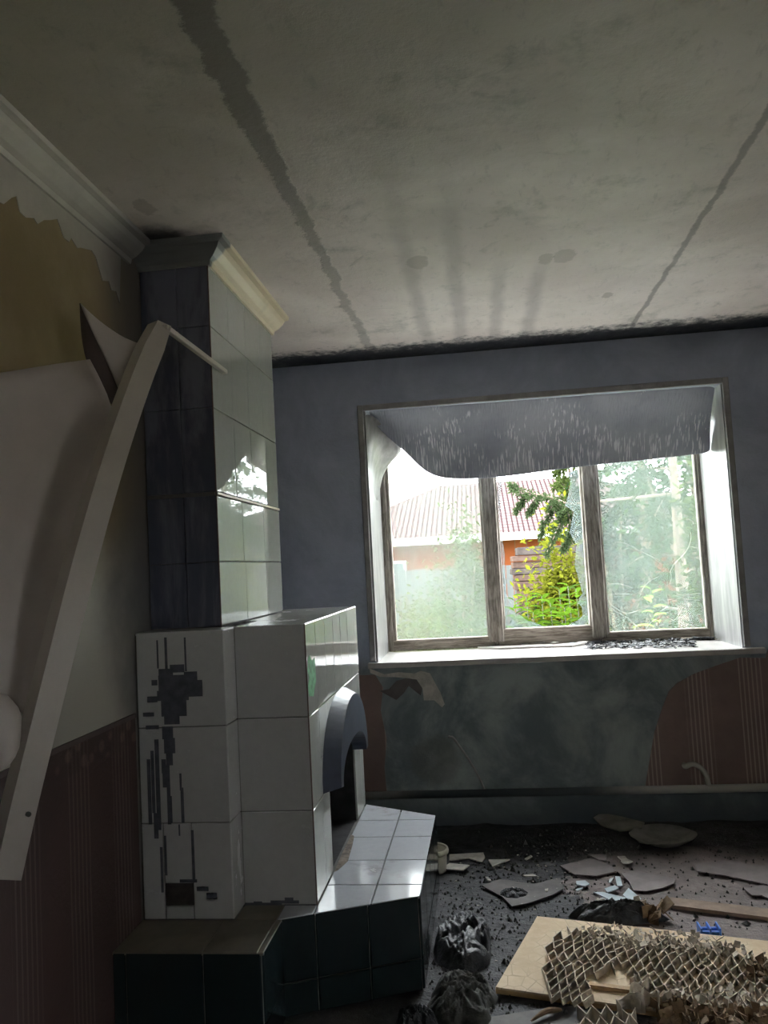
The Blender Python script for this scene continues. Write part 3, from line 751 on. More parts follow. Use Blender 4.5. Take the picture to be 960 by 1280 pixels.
facetiles(hearth, (-.690, 2.4765), (-.268, 2.6465), [0, .26, .63, 1.0], [.008, .106, HZ-.001], M['tile_dark'])
facetiles(hearth, (-.268, 2.648), (-.263, 3.466), [0, .24, .49, .74, 1.0], [.008, .106, HZ-.001], M['tile_dark'])
facetiles(hearth, (-.263, 3.466), (-.583, 3.640), [0, .5, 1.0], [.008, .106, HZ-.001], M['tile_dark'])
ledge = obj('front_ledge', boxes(((XL+.002, 2.268, .008), (-.680, Yl, HZ-TH)), ((SX, Yl, .008), (-.690, Yf, HZ-TH))), M['grout_dark'], fp)
for a, b, c1 in ((XL+.002, -.853, BYL), (-.853, -.690, BYL), (SX+.001, -.690, BY0), (-.690, -.672, BYL)):
    tile(ledge, 'ledge_tile', rect(a, b, 2.260 if c1 < BY0 else BYL, c1), ht, TH, M['ledge'], gap=.001)
facetiles(ledge, (XL+.002, 2.268), (-.680, 2.268), [0, .09, .612, 1.0], [.008, .106-.06, HZ-.001], M['tile_dark'])
facetiles(ledge, (-.680, 2.268), (-.680, 2.470), [0, 1.0], [.008, .106, HZ-.001], M['tile_dark'])
# chimney
CX, CY0, CY1 = -.870, 2.600, 3.440
chm = obj('chimney_core', boxes(((XL+.002, CY0+TH, BZ-.004), (CX-TH, CY1, H-.001))), M['grout'], fp)
zc = [BZ+.002, 1.408, 1.632, 1.933, 2.215, H-.03]
cside = lambda u, v, w_: Vector((CX-TH+w_, u, v))
cfr = lambda u, v, w_: Vector((u, CY0+TH-w_, v))
yc = {0: [CY0, 2.906, 3.192, CY1], 1: [CY0, 2.890, 3.180, CY1], 2: [CY0, 2.829, 3.043, 3.263, CY1], 3: [CY0, 2.818, 3.030, 3.240, CY1], 4: [CY0, 2.804, 3.018, 3.219, CY1]}
for r_ in range(5):
    z0 = zc[r_] + (.012 if r_ == 2 else 0); z1 = zc[r_+1]
    for a, b in zip(yc[r_], yc[r_][1:]):
        tile(chm, 'wall_tile', rect(a, b, z0, z1), cside, TH, M['tile_white'], tilt=.004)
    for a, b in ((XL+.004, -.985), (-.985, CX)):
        tile(chm, 'wall_tile', rect(a, b, z0, z1), cfr, TH, M['tile_soot_veil'], gap=.002)
obj('shelf_strip', boxes(((CX-TH, CY0+.002, 1.634), (CX+.004, CY1, 1.643)), bev=.001), M['crown'], chm)
obj('corner_bead', boxes(((CX-.003, CY0-.001, BZ), (CX+.001, CY0+.003, H-.06))), M['brick_edge'], chm)
obj('chimney_crown', sweep([(XL+.002, CY0), (CX, CY0), (CX, CY1+.01)], CPROF), M['crown'], fp)

# ------------------------------------------------------------------ heating pipe, wall stubs
zp = .165
pp = obj('heating_pipe', tube([(-.75, YB-.032, zp), (XR-.01, YB-.032, zp)], .020, 12), M['pipe'], smooth=True, label='white heating pipe running low along the sooty window wall', cat='pipe')
hk = [on(a, b, 1, YB-.03) for a, b in ((857, 958), (866, 955), (876, 960), (883, 970), (886, 986))]
hk[-1].z = zp+.012
obj('pipe_stub', tube(smoothline([hk[0]+Vector((0, .028, 0))]+hk, 20), .013, 10), M['pipe'], smooth=True, label='short white pipe stub bent like a hook on striped wallpaper', cat='pipe')
hz_ = [on(440+a/3.692, 780+b/3.692, 1, YB-.02) for a, b in ((448, 522), (466, 524), (500, 570), (545, 635), (585, 705), (612, 765))]
obj('bent_tube', tube(smoothline([hz_[0]+Vector((0, .02, 0))]+hz_, 20), .006, 8), M['trim_paint'], smooth=True, label='thin bent tube arching out of the burnt wall down to the pipe', cat='tube')

# ------------------------------------------------------------------ peeled panel on the left wall
pan = thing('peeled_wall_panel', on(12, 1100, 0, -1.09), 'white vinyl wall panel torn loose and hanging with its long edge trim', 'wall panel')
def grid(rows, name, mat, parent, th=.003, smooth=True, sub=2):
    n = len(rows[0]); vs = [p for r_ in rows for p in r_]
    fs = [(i*n+j, i*n+j+1, (i+1)*n+j+1, (i+1)*n+j) for i in range(len(rows)-1) for j in range(n-1)]
    o = obj(name, (vs, fs), mat, parent, smooth=smooth)
    if sub: md = o.modifiers.new('subdivision', 'SUBSURF'); md.levels = 1; md.render_levels = sub; md.boundary_smooth = 'PRESERVE_CORNERS'
    md = o.modifiers.new('thickness', 'SOLIDIFY'); md.thickness = th; md.offset = 0
    return o
# rows from the top edge downwards: wall side -> crease -> trim side
rws = []
for (lx, ly), (mx, my), (nx_, ny_), (kx, ky), xk in [
        ((-110, 478), (0, 467), (60, 456), (112, 449), -.985), ((-110, 560), (-5, 545), (62, 535), (158, 535), -.915), ((-110, 650), (-10, 640), (50, 630), (120, 645), -.925),
        ((-110, 740), (-15, 730), (38, 720), (96, 725), -.945), ((-110, 830), (-20, 810), (24, 805), (70, 808), -.975), ((-110, 910), (-24, 880), (8, 890), (48, 892), -1.005)]:
    rws.append([on(lx, ly, 0, -1.112), on(mx, my, 0, -1.098), on(nx_, ny_, 0, -1.075), on((nx_*.45+kx*.55), (ny_+ky)/2, 0, (-1.08+xk)/2-.01), on(kx, ky, 0, xk)])
grid(rws, 'sheet', M['vinyl'], pan)
# trim: long L-section bar, gently bowed
bt = [(206, 404, -.862), (176, 478, -.868), (140, 585, -.885), (104, 712, -.915), (64, 872, -.965), (30, 1010, -1.02), (10, 1100, -1.06)]
cl = smoothline([on(a, b, 0, c_) for a, b, c_ in bt], 28)
vs = []; fs = []
for i, p in enumerate(cl):
    t = (cl[min(i+1, 28)]-cl[max(i-1, 0)]).normalized()
    nrm = (CAM-p).normalized(); nrm = (nrm - t*nrm.dot(t)).normalized(); sd = t.cross(nrm).normalized()
    if sd.x < 0: sd = -sd
    wv = .027 if i > 2 else .020+.0035*i
    # face (towards the room), then side returning to the wall
    a = p - sd*wv; b = p + sd*wv; bk = -nrm*.012
    e = p - sd*(wv+.022) - nrm*.03
    vs += [a, b, b+bk, a+bk, e+bk, e]
for i in range(28):
    for j in range(6): fs.append((i*6+j, i*6+(j+1) % 6, (i+1)*6+(j+1) % 6, (i+1)*6+j))
fs += [(0, 1, 2, 3, 4, 5), tuple(28*6+j for j in (5, 4, 3, 2, 1, 0))]
tr = obj('edge_trim', (vs, fs), M['beam'], pan)
q = on(34, 1019, 0, -1.0); q = cl[25]
obj('nail_head', tube([on(36, 1018, 0, -1.0), on(36, 1018, 0, -1.0)+Vector((-.012, .016, -.004))], .0055, 8), M['char2'], tr)
# rail running back to the chimney
a = on(214, 404, 0, -.858); 
obj('top_rail', boxes(((-.868, 2.165, 2.072), (-.850, 2.715, 2.088)), bev=.002), M['beam'], pan)
# torn flap
fl = lambda x_, y_, d: on(x_, y_, 0, d)
grid([[fl(101, 380, -1.02), fl(118, 397, -1.0), fl(138, 412, -.98), fl(152, 421, -.96)],
      [fl(110, 402, -1.0), fl(128, 416, -.98), fl(150, 424, -.955), fl(172, 430, -.935)],
      [fl(121, 425, -.985), fl(138, 436, -.96), fl(160, 436, -.94), fl(188, 434, -.905)],
      [fl(136, 458, -.97), fl(146, 460, -.95), fl(158, 458, -.935), fl(176, 446, -.915)],
      [fl(151, 492, -.95), fl(153, 484, -.94), fl(156, 474, -.935), fl(160, 464, -.925)]], 'torn_flap', M['vinyl'], pan, .003)
grid([[fl(100, 379, -1.025), fl(101, 380, -1.022), fl(102, 382, -1.02)],
      [fl(101, 408, -1.03), fl(106, 406, -1.012), fl(112, 404, -1.002)],
      [fl(104, 436, -1.03), fl(114, 432, -1.005), fl(122, 427, -.988)],
      [fl(113, 468, -1.02), fl(126, 462, -.99), fl(137, 459, -.972)],
      [fl(128, 495, -1.0), fl(140, 490, -.975), fl(150, 488, -.955)],
      [fl(139, 505, -.985), fl(146, 501, -.97), fl(151, 494, -.953)]], 'flap_backing', M['vinyl_back'], pan, .003)
# bulging lower corner of the sheet
bm = bmesh.new(); bmesh.ops.create_icosphere(bm, subdivisions=3, radius=1)
cc = on(-4, 915, 0, -1.045)
for v in bm.verts:
    d = v.co.normalized(); rr_ = 1+.12*mnoise.noise(d*1.7)
    v.co = cc + Vector((d.x*.045, d.y*.062, d.z*.082))*rr_
obj('rolled_corner', bm, M['vinyl'], pan, smooth=True)

# ------------------------------------------------------------------ things on the sill
ZS = .8555
bd = [on(a, b, 2, ZS) for a, b in ((593, 806), (610, 803), (650, 801), (690, 799), (720, 797), (738, 798), (733, 806), (715, 809), (670, 810), (625, 812), (598, 811))]
obj('broken_board', prism(bd, (0, 0, .010)), M['sill'], label='splintered white board lying flat on the window sill', cat='board')
for i in range(7):
    px, py = 640+i*14+R.uniform(-5, 5), 803+R.uniform(-2, 4)
    p = on(px, py, 2, ZS+.0105); s = R.uniform(.02, .05); an = R.uniform(0, 3)
    pts = [p+Vector((math.cos(an+t)*s*R.uniform(.7, 1.2), math.sin(an+t)*s*R.uniform(.6, 1.1), 0)) for t in (0, 1.7, 3.1, 4.6)]
    obj('paper_scrap', prism([q+Vector((0, 0, .0025*i)) for q in pts], (0, 0, .002)), M['shardgrey'] if i % 2 else M['sill'], label='pale scrap lying on the splintered white sill board', cat='scrap', group='scraps on the sill board')
geos = []
for i in range(700):
    px = 733+R.random()*158; py = 801+(812-801)*R.random() - (px-740)*.018
    if px > 870: py = 800
    p = on(px, py, 2, ZS+.001); p.y = max(4.275, min(4.77, p.y)); p.z = ZS+R.uniform(.0, .012)
    s = R.uniform(.007, .024); an = R.uniform(0, 6.28)
    pts = [p+Vector((math.cos(an+t)*s*R.uniform(.5, 1.2), math.sin(an+t)*s*R.uniform(.5, 1.2), R.uniform(-.002, .006))) for t in (0, 2.1, 4.2)]
    for q_ in pts: q_.z = max(q_.z, ZS+.0005)
    geos.append(prism(pts, (0, 0, .003)))
obj('charred_flakes', join(*geos), M['flake'], kind='stuff', label='scatter of black burnt flakes along the window sill', cat='debris')
p = on(826, 800, 2, ZS)
bm = bmesh.new(); bmesh.ops.create_icosphere(bm, subdivisions=2, radius=1)
for v in bm.verts: v.co = Vector((p.x+v.co.x*.03, p.y+v.co.y*.02, ZS+.026+v.co.z*.026*(1+.3*mnoise.noise(v.co*3))))
obj('rust_lump', bm, M['wood'], label='small orange-brown lump resting on the sill among black flakes', cat='debris')
p = on(862, 800, 2, ZS)
obj('wood_chip', boxes(((p.x-.05, p.y-.008, ZS+.001), (p.x+.05, p.y+.008, ZS+.014)), bev=.003), M['card'], label='short grey stick on the sill beside the black flakes', cat='stick')

# ------------------------------------------------------------------ floor debris
def slab(name, pix, mat, label, cat, th=.004, z=.003, group=None, lift=0, parent=None):
    P = [on(a, b, 2, z) for a, b in pix]
    if lift:
        ys_ = [q.y for q in P]; lo, hi = min(ys_), max(ys_)
        for q in P: q.z = z + lift*(q.y-lo)/(hi-lo+1e-6)
    return obj(name, prism(P, (0, 0, th)), mat, parent, label=label, cat=cat, group=group)
k5 = lambda L: [(720+a/6.857, 1060+b/6.857) for a, b in L]
# linoleum pieces
slab('linoleum_piece', [(868, 1081), (905, 1077), (962, 1084), (968, 1105), (962, 1107), (910, 1096), (872, 1090)], M['lino'], 'large curled piece of dusty linoleum with a straight dark crack', 'linoleum', .004, .004)
slab('linoleum_piece', [(776, 1092), (800, 1091), (845, 1100), (842, 1105), (828, 1111), (808, 1115), (792, 1114), (786, 1103)], M['lino'], 'grey linoleum flap with a raised curved edge beside the glass splinters', 'linoleum', .004, .004)
slab('linoleum_piece', [(930, 1112), (955, 1107), (970, 1112), (968, 1128), (952, 1120), (940, 1120)], M['lino'], 'pale triangular linoleum piece past the lath', 'linoleum', .004, .004)
slab('linoleum_piece', [(700, 1083), (738, 1074), (760, 1080), (770, 1090), (745, 1096), (718, 1094)], M['lino'], 'pinkish linoleum island in the ash below the hooked pipe', 'linoleum', .004, .003)
slab('linoleum_piece', [(602, 1108), (625, 1100), (668, 1106), (700, 1098), (704, 1112), (690, 1120), (660, 1130), (640, 1134), (628, 1122)], M['lino_dark'], 'scorched linoleum island with a jagged black edge in the ash', 'linoleum', .004, .003)
slab('linoleum_piece', [(680, 1262), (720, 1258), (738, 1268), (726, 1284), (672, 1290), (600, 1300), (615, 1272)], M['lino_dark'], 'grey linoleum piece under the front edge of the honeycomb board', 'linoleum', .003, .002)
slab('fallen_slab', [(742, 1026), (752, 1021), (778, 1025), (806, 1031), (802, 1037), (775, 1040), (752, 1034)], M['scrap'], 'thin tilted scrap lying in the dark under the window', 'scrap', .006, .02, lift=.015)
# curled round scrap
cc = on(830, 1049, 2, .012); rim = []
for i in range(22):
    a = 2*math.pi*i/22; rim.append(Vector((cc.x+.15*math.cos(a)*(1+.12*mnoise.noise((math.cos(a)*2, math.sin(a)*2, 1))), cc.y+.17*math.sin(a), 0)))
vs = [Vector((cc.x, cc.y, .004))]; fs = []
for rr_, zz in ((.5, .004), (1, .03)):
    for i, q in enumerate(rim):
        up_ = zz + (.025*max(0, math.sin(2*math.pi*i/22+2.6)) if rr_ == 1 else 0)
        vs.append(Vector((cc.x+(q.x-cc.x)*rr_, cc.y+(q.y-cc.y)*rr_, up_)))
for i in range(22):
    j = (i+1) % 22; fs.append((0, 1+i, 1+j)); fs.append((1+i, 23+i, 23+j, 1+j))
o = obj('curled_scrap', (vs, fs), M['scrap'], smooth=True, label='round curled sheet of scorched linoleum with an upturned pale rim', cat='scrap')
md = o.modifiers.new('thickness', 'SOLIDIFY'); md.thickness = .004; md.offset = 1
# glass splinters & plates
for L, mt, lab, cat_ in (
        ([(0, 290), (80, 285), (118, 315), (75, 333), (5, 318)], 'shardgrey', 'pale flat splinter in the ash, away from the pile', 'splinter'),
        ([(0, 360), (60, 345), (40, 362), (5, 372)], 'shardgrey', 'narrow pale splinter in the ash, beside a broader one', 'splinter'),
        ([(335, 250), (378, 252), (400, 330), (352, 328)], 'shardgrey', 'small upright-looking grey splinter behind the pile', 'splinter'),
        ([(278, 300), (290, 270), (325, 258), (300, 302)], 'shardgrey', 'tiny grey splinter at the dark hollow', 'splinter'),
        ([(245, 355), (330, 325), (375, 352), (270, 386)], 'shardgrey', 'four-sided grey splinter behind the long shard', 'splinter'),
        ([(150, 385), (230, 385), (435, 435), (350, 482), (290, 450)], 'shardgrey', 'long pointed grey splinter at the heart of the pile', 'splinter'),
        ([(402, 410), (450, 350), (558, 440), (515, 468), (440, 440)], 'shardgrey', 'broad grey splinter leaning on the pile', 'splinter'),
        ([(165, 455), (260, 420), (330, 470), (270, 475)], 'shardgrey', 'dull grey splinter beneath the long shard', 'splinter'),
        ([(400, 478), (520, 490), (575, 515), (500, 535), (395, 515)], 'shardgrey', 'grey splinter in front of the pile beside the crumpled card', 'splinter'),
        ([(355, 78), (420, 75), (440, 100), (395, 112)], 'plaster_bit', 'cream plaster chip under the curled round scrap', 'chip'),
        ([(385, 115), (440, 100), (490, 122), (450, 138), (400, 134)], 'plaster_bit', 'flat cream chip touching another one', 'chip'),
        ([(100, 70), (200, 68), (268, 95), (250, 125), (210, 98)], 'lino_dark', 'scorched flat chip under the burnt wall', 'chip')):
    slab('floor_splinter', k5(L), M[mt], lab, cat_, .004, .006 if 'heart' not in lab and 'leaning' not in lab else .012)
k6 = lambda L: [(540+a/4.364, 1000+b/4.364) for a, b in L]
for L, mt, lab in (
        ([(95, 302), (280, 292), (290, 318), (275, 345), (200, 322), (95, 332)], 'plaster_bit', 'flat cream fragment lying behind the plastic tub'),
        ([(55, 380), (95, 350), (205, 360), (170, 388)], 'plaster_bit', 'flat cream fragment lying at the foot of the tub'),
        ([(308, 330), (425, 328), (330, 368)], 'plaster_bit', 'wedge-shaped cream fragment in the ash'),
        ([(495, 415), (550, 408), (575, 420), (510, 422)], 'plaster_bit', 'thin sliver of cream plaster on the ash'),
        ([(290, 425), (305, 425), (325, 445), (305, 443)], 'plaster_bit', 'tiny bent cream chip in the ash'),
        ([(435, 482), (445, 480), (460, 500), (450, 502)], 'plaster_bit', 'very small white chip on scorched linoleum'),
        ([(505, 325), (540, 306), (548, 312), (515, 330)], 'plaster_bit', 'small grey sliver near the burnt wall'),
        ([(615, 492), (635, 488), (632, 502), (618, 502)], 'plaster_bit', 'bright white crumb on the scorched linoleum'),
        ([(850, 300), (950, 305), (955, 335), (915, 335)], 'lino', 'pale pointed scrap at the pinkish linoleum island')):
    slab('floor_chip', k6(L), M[mt], lab, 'chip', .005, .006)
# ash crumbs nobody could count
geos = []
for i in range(2600):
    if i < 900: p = Vector((R.uniform(-.25, .35), R.uniform(2.3, 3.9), 0))
    else: p = Vector((R.uniform(-.2, 1.6), R.uniform(2.3, 4.2), 0))
    s = R.uniform(.002, .007)
    if R.random() < .06: s *= 2.5
    a0 = R.uniform(0, 6.28); h_ = s*R.uniform(.3, 1.1)
    b_ = [p+Vector((math.cos(a0+t)*s*R.uniform(.6, 1.2), math.sin(a0+t)*s*R.uniform(.6, 1.2), -.004)) for t in (0, 1.6, 3.1, 4.7)]
    geos.append((b_+[p+Vector((R.uniform(-.3, .3)*s, R.uniform(-.3, .3)*s, h_))], [(3, 2, 1, 0), (0, 1, 4), (1, 2, 4), (2, 3, 4), (3, 0, 4)]))
obj('ash_crumbs', join(*geos), M['char2'], kind='stuff', label='ash and cinder crumbs strewn over the burnt floor', cat='ash')
geos = []
for i in range(110):
    p = Vector((R.uniform(-.22, .4), R.uniform(2.4, 3.8), .004))
    if p.x > -.03 and p.y < 3.2: p.y += .8
    s = R.uniform(.002, .006); a0 = R.uniform(0, 6.28)
    geos.append(prism([p+Vector((math.cos(a0+t)*s, math.sin(a0+t)*s*R.uniform(.5, 1), 0)) for t in (0, 2, 4)], (0, 0, .003)))
obj('white_specks', join(*geos), M['plaster_bit'], kind='stuff', label='tiny white plaster specks sprinkled over the ash', cat='debris')
# charred rag heaps
def heap(name, px, py, rx, ry, rz, mat, label, seed, fold=1.0):
    """crumpled cloth: warped ridged folds over a mound, closed underneath"""
    c0 = on(px, py, 2, 0); N = 56; bm = bmesh.new(); idx = {}
    def ridge(q): return 1-2*abs(mnoise.noise(q))
    for i in range(N+1):
        for j in range(N+1):
            u_, v_ = 2*i/N-1, 2*j/N-1
            # square to disc
            x_ = u_*math.sqrt(1-v_*v_/2); y_ = v_*math.sqrt(1-u_*u_/2); r_ = min(1, math.hypot(x_, y_))
            wv = Vector((x_*1.6+seed, y_*1.6, seed*.3)); wv += Vector((mnoise.noise(wv*1.3), mnoise.noise(wv*1.3+Vector((9, 0, 0))), 0))*.7
            hgt = .55+.40*fold*ridge(Vector((wv.x*1.1, wv.y*2.4, 0))) + .22*fold*ridge(wv*3.1) + .2*ridge(wv*5.7) + .12*ridge(wv*11)
            env = (1-r_**4)
            out = 1+.22*mnoise.noise(Vector((x_*2.2+seed, y_*2.2, 4)))
            idx[i, j] = bm.verts.new((c0.x+x_*rx*1.25*out, c0.y+y_*ry*1.25*out, max(-.004, rz*hgt*env)))
    for i in range(N):
        for j in range(N): bm.faces.new((idx[i, j], idx[i+1, j], idx[i+1, j+1], idx[i, j+1]))
    return obj(name, bm, mat, smooth=True, label=label, cat='rag')
heap('charred_rag', 580, 1180, .085, .17, .05, M['char'], 'black crumpled burnt cloth beside the dark hearth tiles, farther heap', 3.1, 1.3)
heap('charred_rag', 578, 1252, .085, .12, .055, M['char2'], 'grey-brown scorched cloth bundle in front of the black crumpled one', 9.4, .7)
heap('charred_rag', 522, 1296, .06, .06, .06, M['char'], 'flat black ash lump against the foot of the hearth', 5.7, 1.0)
heap('ash_clod', 642, 1119, .05, .04, .018, M['char'], 'low black ash clod at the jagged linoleum island', 15.2, 1.0)
heap('ash_clod', 772, 1148, .13, .05, .05, M['char'], 'black ash clod between the splinters and the honeycomb board', 12.2, 1.0)
# tub behind the hearth
tb = on(545, 1091, 2, 0)
tub = thing('plastic_tub', (tb.x-.018, tb.y+.03, 0), 'cream plastic tub standing behind the corner of the hearth', 'tub')
c0 = Vector((tb.x-.018, tb.y+.03, 0))
def lathe(prof, c0, seg=32):
    vs = [Vector((c0.x+r_*math.cos(2*math.pi*j/seg), c0.y+r_*math.sin(2*math.pi*j/seg), c0.z+zz)) for r_, zz in prof for j in range(seg)]
    fs = [(i*seg+j, i*seg+(j+1) % seg, (i+1)*seg+(j+1) % seg, (i+1)*seg+j) for i in range(len(prof)-1) for j in range(seg)]
    return vs, fs
obj('tub_body', lathe([(.001, .0), (.064, .0), (.07, .09), (.066, .09), (.060, .006), (.001, .006)], c0), M['bucket'], tub, smooth=True)
obj('tub_rim', lathe([(.069, .078), (.077, .078), (.078, .088), (.075, .098), (.067, .098), (.066, .088), (.069, .078)], c0), M['bucket'], tub, smooth=True)
# crumpled cardboard bits
def crumple(name, px, py, s, mat, label, seed, tall=1.0):
    rr = random.Random(seed); c0 = on(px, py, 2, 0); g = []
    for i in range(9):
        p = c0+Vector((rr.uniform(-s, s)*.6, rr.uniform(-s, s)*.6, rr.uniform(.1, .8)*s*tall)); p.z = max(p.z, s*.35)
        n_ = Vector((rr.uniform(-1, 1), rr.uniform(-1, 1), rr.uniform(-.6, 1))).normalized(); a = n_.orthogonal().normalized(); b = n_.cross(a)
        q = [p+a*s*rr.uniform(.35, .6)+b*s*rr.uniform(-.3, .3), p+b*s*rr.uniform(.3, .6), p-a*s*rr.uniform(.35, .6), p-b*s*rr.uniform(.3, .6)]
        for v_ in q: v_.z = max(v_.z, .002)
        g.append(prism(q, n_*.003))
    lo = min(v.z for G in g for v in G[0])
    return obj(name, ([v-Vector((0, 0, lo)) for v in join(*g)[0]], join(*g)[1]), mat, label=label, cat='cardboard')
crumple('crumpled_card', 822, 1150, .07, M['card_dark'], 'torn brown cardboard tuft at the back edge of the honeycomb board', 4, .9)
crumple('crumpled_card', 757, 1138, .05, M['plaster_bit'], 'small folded cream card beside the black ash clod', 8, .9)
crumple('crumpled_card', 800, 1142, .045, M['card'], 'crumpled pale card tip leaning against the ash clod', 21, 1.2)
# lath
P0 = on(826, 1134, 2, 0); P1 = on(975, 1153, 2, 0); dl = (P1-P0).normalized(); nl = Vector((-dl.y, dl.x, 0))
P1 = P0 + dl*1.3
lath = obj('wooden_lath', prism([P0, P1, P1+nl*.085, P0+nl*.075+dl*.03], (0, 0, .013)), M['lath'], label='long bare wooden lath lying on the linoleum', cat='plank')
# blue plastic piece
b0 = on(876, 1172, 2, 0); b1 = on(903, 1174, 2, 0)
bl = thing('blue_clip', (b0+b1)/2, 'small blue plastic spacer with pronged ends beside the lath', 'plastic piece')
wd = (b1.x-b0.x)
obj('bar', boxes(((b0.x, b0.y, .002), (b1.x, b0.y+.012, .02)), ((b0.x, b0.y+.03, .002), (b1.x, b0.y+.042, .02)), bev=.002), M['bluepl'], bl)
for xx in (b0.x, b0.x+wd*.45, b1.x-.006):
    obj('prong', boxes(((xx, b0.y-.008, .0), (xx+.006, b0.y+.05, .034)), bev=.001), M['bluepl'], bl)

# honeycomb door leaf
A = on(672, 1152, 2, 0); Bf = on(620, 1242, 2, 0)
C1 = on(818, 1168, 2, 0)
ul = (C1-A).normalized(); vl = (Bf-A); VL = vl.length; vl = vl.normalized()
W = lambda u, v, zz: A + ul*u + vl*v + Vector((0, 0, zz))
leaf = thing('honeycomb_door', W(.6, .2, 0), 'broken hollow door leaf on the floor with its cardboard honeycomb core bared', 'door leaf')
UL = 1.25
obj('hardboard_face', prism([W(0, 0, .014), W(UL, 0, .014), W(UL, VL, .014), W(0, VL, .014)], (0, 0, .006)), M['board'], leaf)
obj('edge_rail', prism([W(0, 0, .0), W(.04, 0, .0), W(.04, VL, .0), W(0, VL, .0)], (0, 0, .014)), M['wood'], leaf)
obj('edge_rail', prism([W(.04, VL-.035, .0), W(UL, VL-.035, .0), W(UL, VL, .0), W(.04, VL, .0)], (0, 0, .014)), M['wood'], leaf)
obj('edge_rail', prism([W(.04, .0, .0), W(UL, 0, .0), W(UL, .035, .0), W(.04, .035, .0)], (0, 0, .014)), M['wood'], leaf)
def uv(px, py, zz=.045):
    q = on(px, py, 2, zz)-A; q.z = 0
    d = ul.x*vl.y-ul.y*vl.x
    return ((q.x*vl.y-q.y*vl.x)/d, (ul.x*q.y-ul.y*q.x)/d)
k8 = lambda L, zz=.045: [uv(620+a/4.8, 1130+b/4.8, zz) for a, b in L]
k9 = lambda L, zz=.045: [uv(780+a/5.333, 1130+b/5.333, zz) for a, b in L]
outer = k8([(350, 170), (500, 120), (640, 135), (760, 175), (860, 190)]) + k9([(300, 190), (420, 235), (560, 215), (760, 300), (960, 330), (1200, 380), (1200, 720), (960, 700), (700, 690), (520, 640), (280, 620), (170, 640)]) + k8([(900, 600), (880, 520), (830, 470), (800, 420), (760, 345), (660, 375), (570, 420), (560, 470), (580, 560), (480, 570), (330, 545), (300, 470), (280, 380), (300, 290)])
def inside(p, poly):
    c_ = False; n = len(poly)
    for i in range(n):
        (x0, y0), (x1, y1) = poly[i], poly[i-1]
        if (y0 > p[1]) != (y1 > p[1]) and p[0] < (x1-x0)*(p[1]-y0)/(y1-y0)+x0: c_ = not c_
    return c_
cu, cv = .017, .044
nstrip = int((VL+.08)/cv)+2
ZB = .0205
for kk in range(nstrip):
    vb = -.05+kk*cv; g = []
    for i in range(int((UL+.1)/cu)):
        ua, ub = i*cu, (i+1)*cu
        sa = 1 if (i+kk) % 2 else -1
        va, vb_ = vb+sa*cv*.5, vb-sa*cv*.5
        mid = ((ua+ub)/2, vb)
        if not inside(mid, outer): continue
        jit = lambda u, v: Vector((mnoise.noise((u*9, v*9, 1))*.012, mnoise.noise((u*9, v*9, 5))*.012, 0))
        def hgt(u, v): return ZB+.022+.010*mnoise.noise((u*14, v*14, 2))+R.uniform(-.004, .004)
        p0, p1 = W(ua, va, ZB), W(ub, vb_, ZB)
        t0 = W(ua, va, hgt(ua, va))+jit(ua, va)+vl*.008; t1 = W(ub, vb_, hgt(ub, vb_))+jit(ub, vb_)+vl*.008
        dn = (p1-p0).cross(Vector((0, 0, 1))).normalized()*.0013
        q = [p0-dn, p1-dn, t1-dn, t0-dn, p0+dn, p1+dn, t1+dn, t0+dn]
        g.append((q, [(0, 1, 2, 3), (7, 6, 5, 4), (3, 2, 6, 7), (0, 3, 7, 4), (1, 5, 6, 2), (0, 4, 5, 1)]))
    if g: obj('honeycomb_strip', join(*g), M['card'], leaf)
# loose torn tops along the back and the front edge of the honeycomb
def scraps(region, n, seed, mats, smin=.008, smax=.022, zr=(.03, .06), name='torn_card'):
    rr = random.Random(seed); g = []
    us = [p[0] for p in region]; vs_ = [p[1] for p in region]
    while len(g) < n:
        p = (rr.uniform(min(us), max(us)), rr.uniform(min(vs_), max(vs_)))
        if not inside(p, region): continue
        c_ = W(p[0], p[1], rr.uniform(*zr)); s = rr.uniform(smin, smax)
        n_ = Vector((rr.uniform(-1, 1), rr.uniform(-1, .4), rr.uniform(.0, 1.2))).normalized(); a = n_.orthogonal().normalized(); b = n_.cross(a)
        g.append(prism([c_+a*s*rr.uniform(.5, 1), c_+b*s*rr.uniform(.5, 1), c_-a*s*rr.uniform(.5, 1), c_-b*s*rr.uniform(.4, 1)], n_*.0015))
    obj(name, join(*g), mats, leaf, kind='stuff')
scraps(k8([(480, 115), (680, 130), (950, 185), (950, 270), (700, 230), (480, 190)]), 110, 2, M['card'])
scraps(k9([(0, 180), (300, 200), (560, 215), (780, 300), (960, 330), (960, 390), (700, 350), (300, 300), (0, 250)]), 150, 3, M['card'])
scraps(k9([(180, 600), (520, 620), (700, 670), (960, 700), (960, 800), (250, 800)]), 170, 5, M['card_dark'], .012, .03, (.015, .05))
scraps(k9([(840, 400), (960, 380), (1100, 400), (1100, 560), (820, 540)]), 70, 6, M['card_dark'], .01, .026, (.04, .065))
scraps(k9([(260, 540), (560, 580), (960, 590), (1000, 700), (700, 690), (280, 630)]), 90, 9, M['card'], .008, .02, (.04, .06))
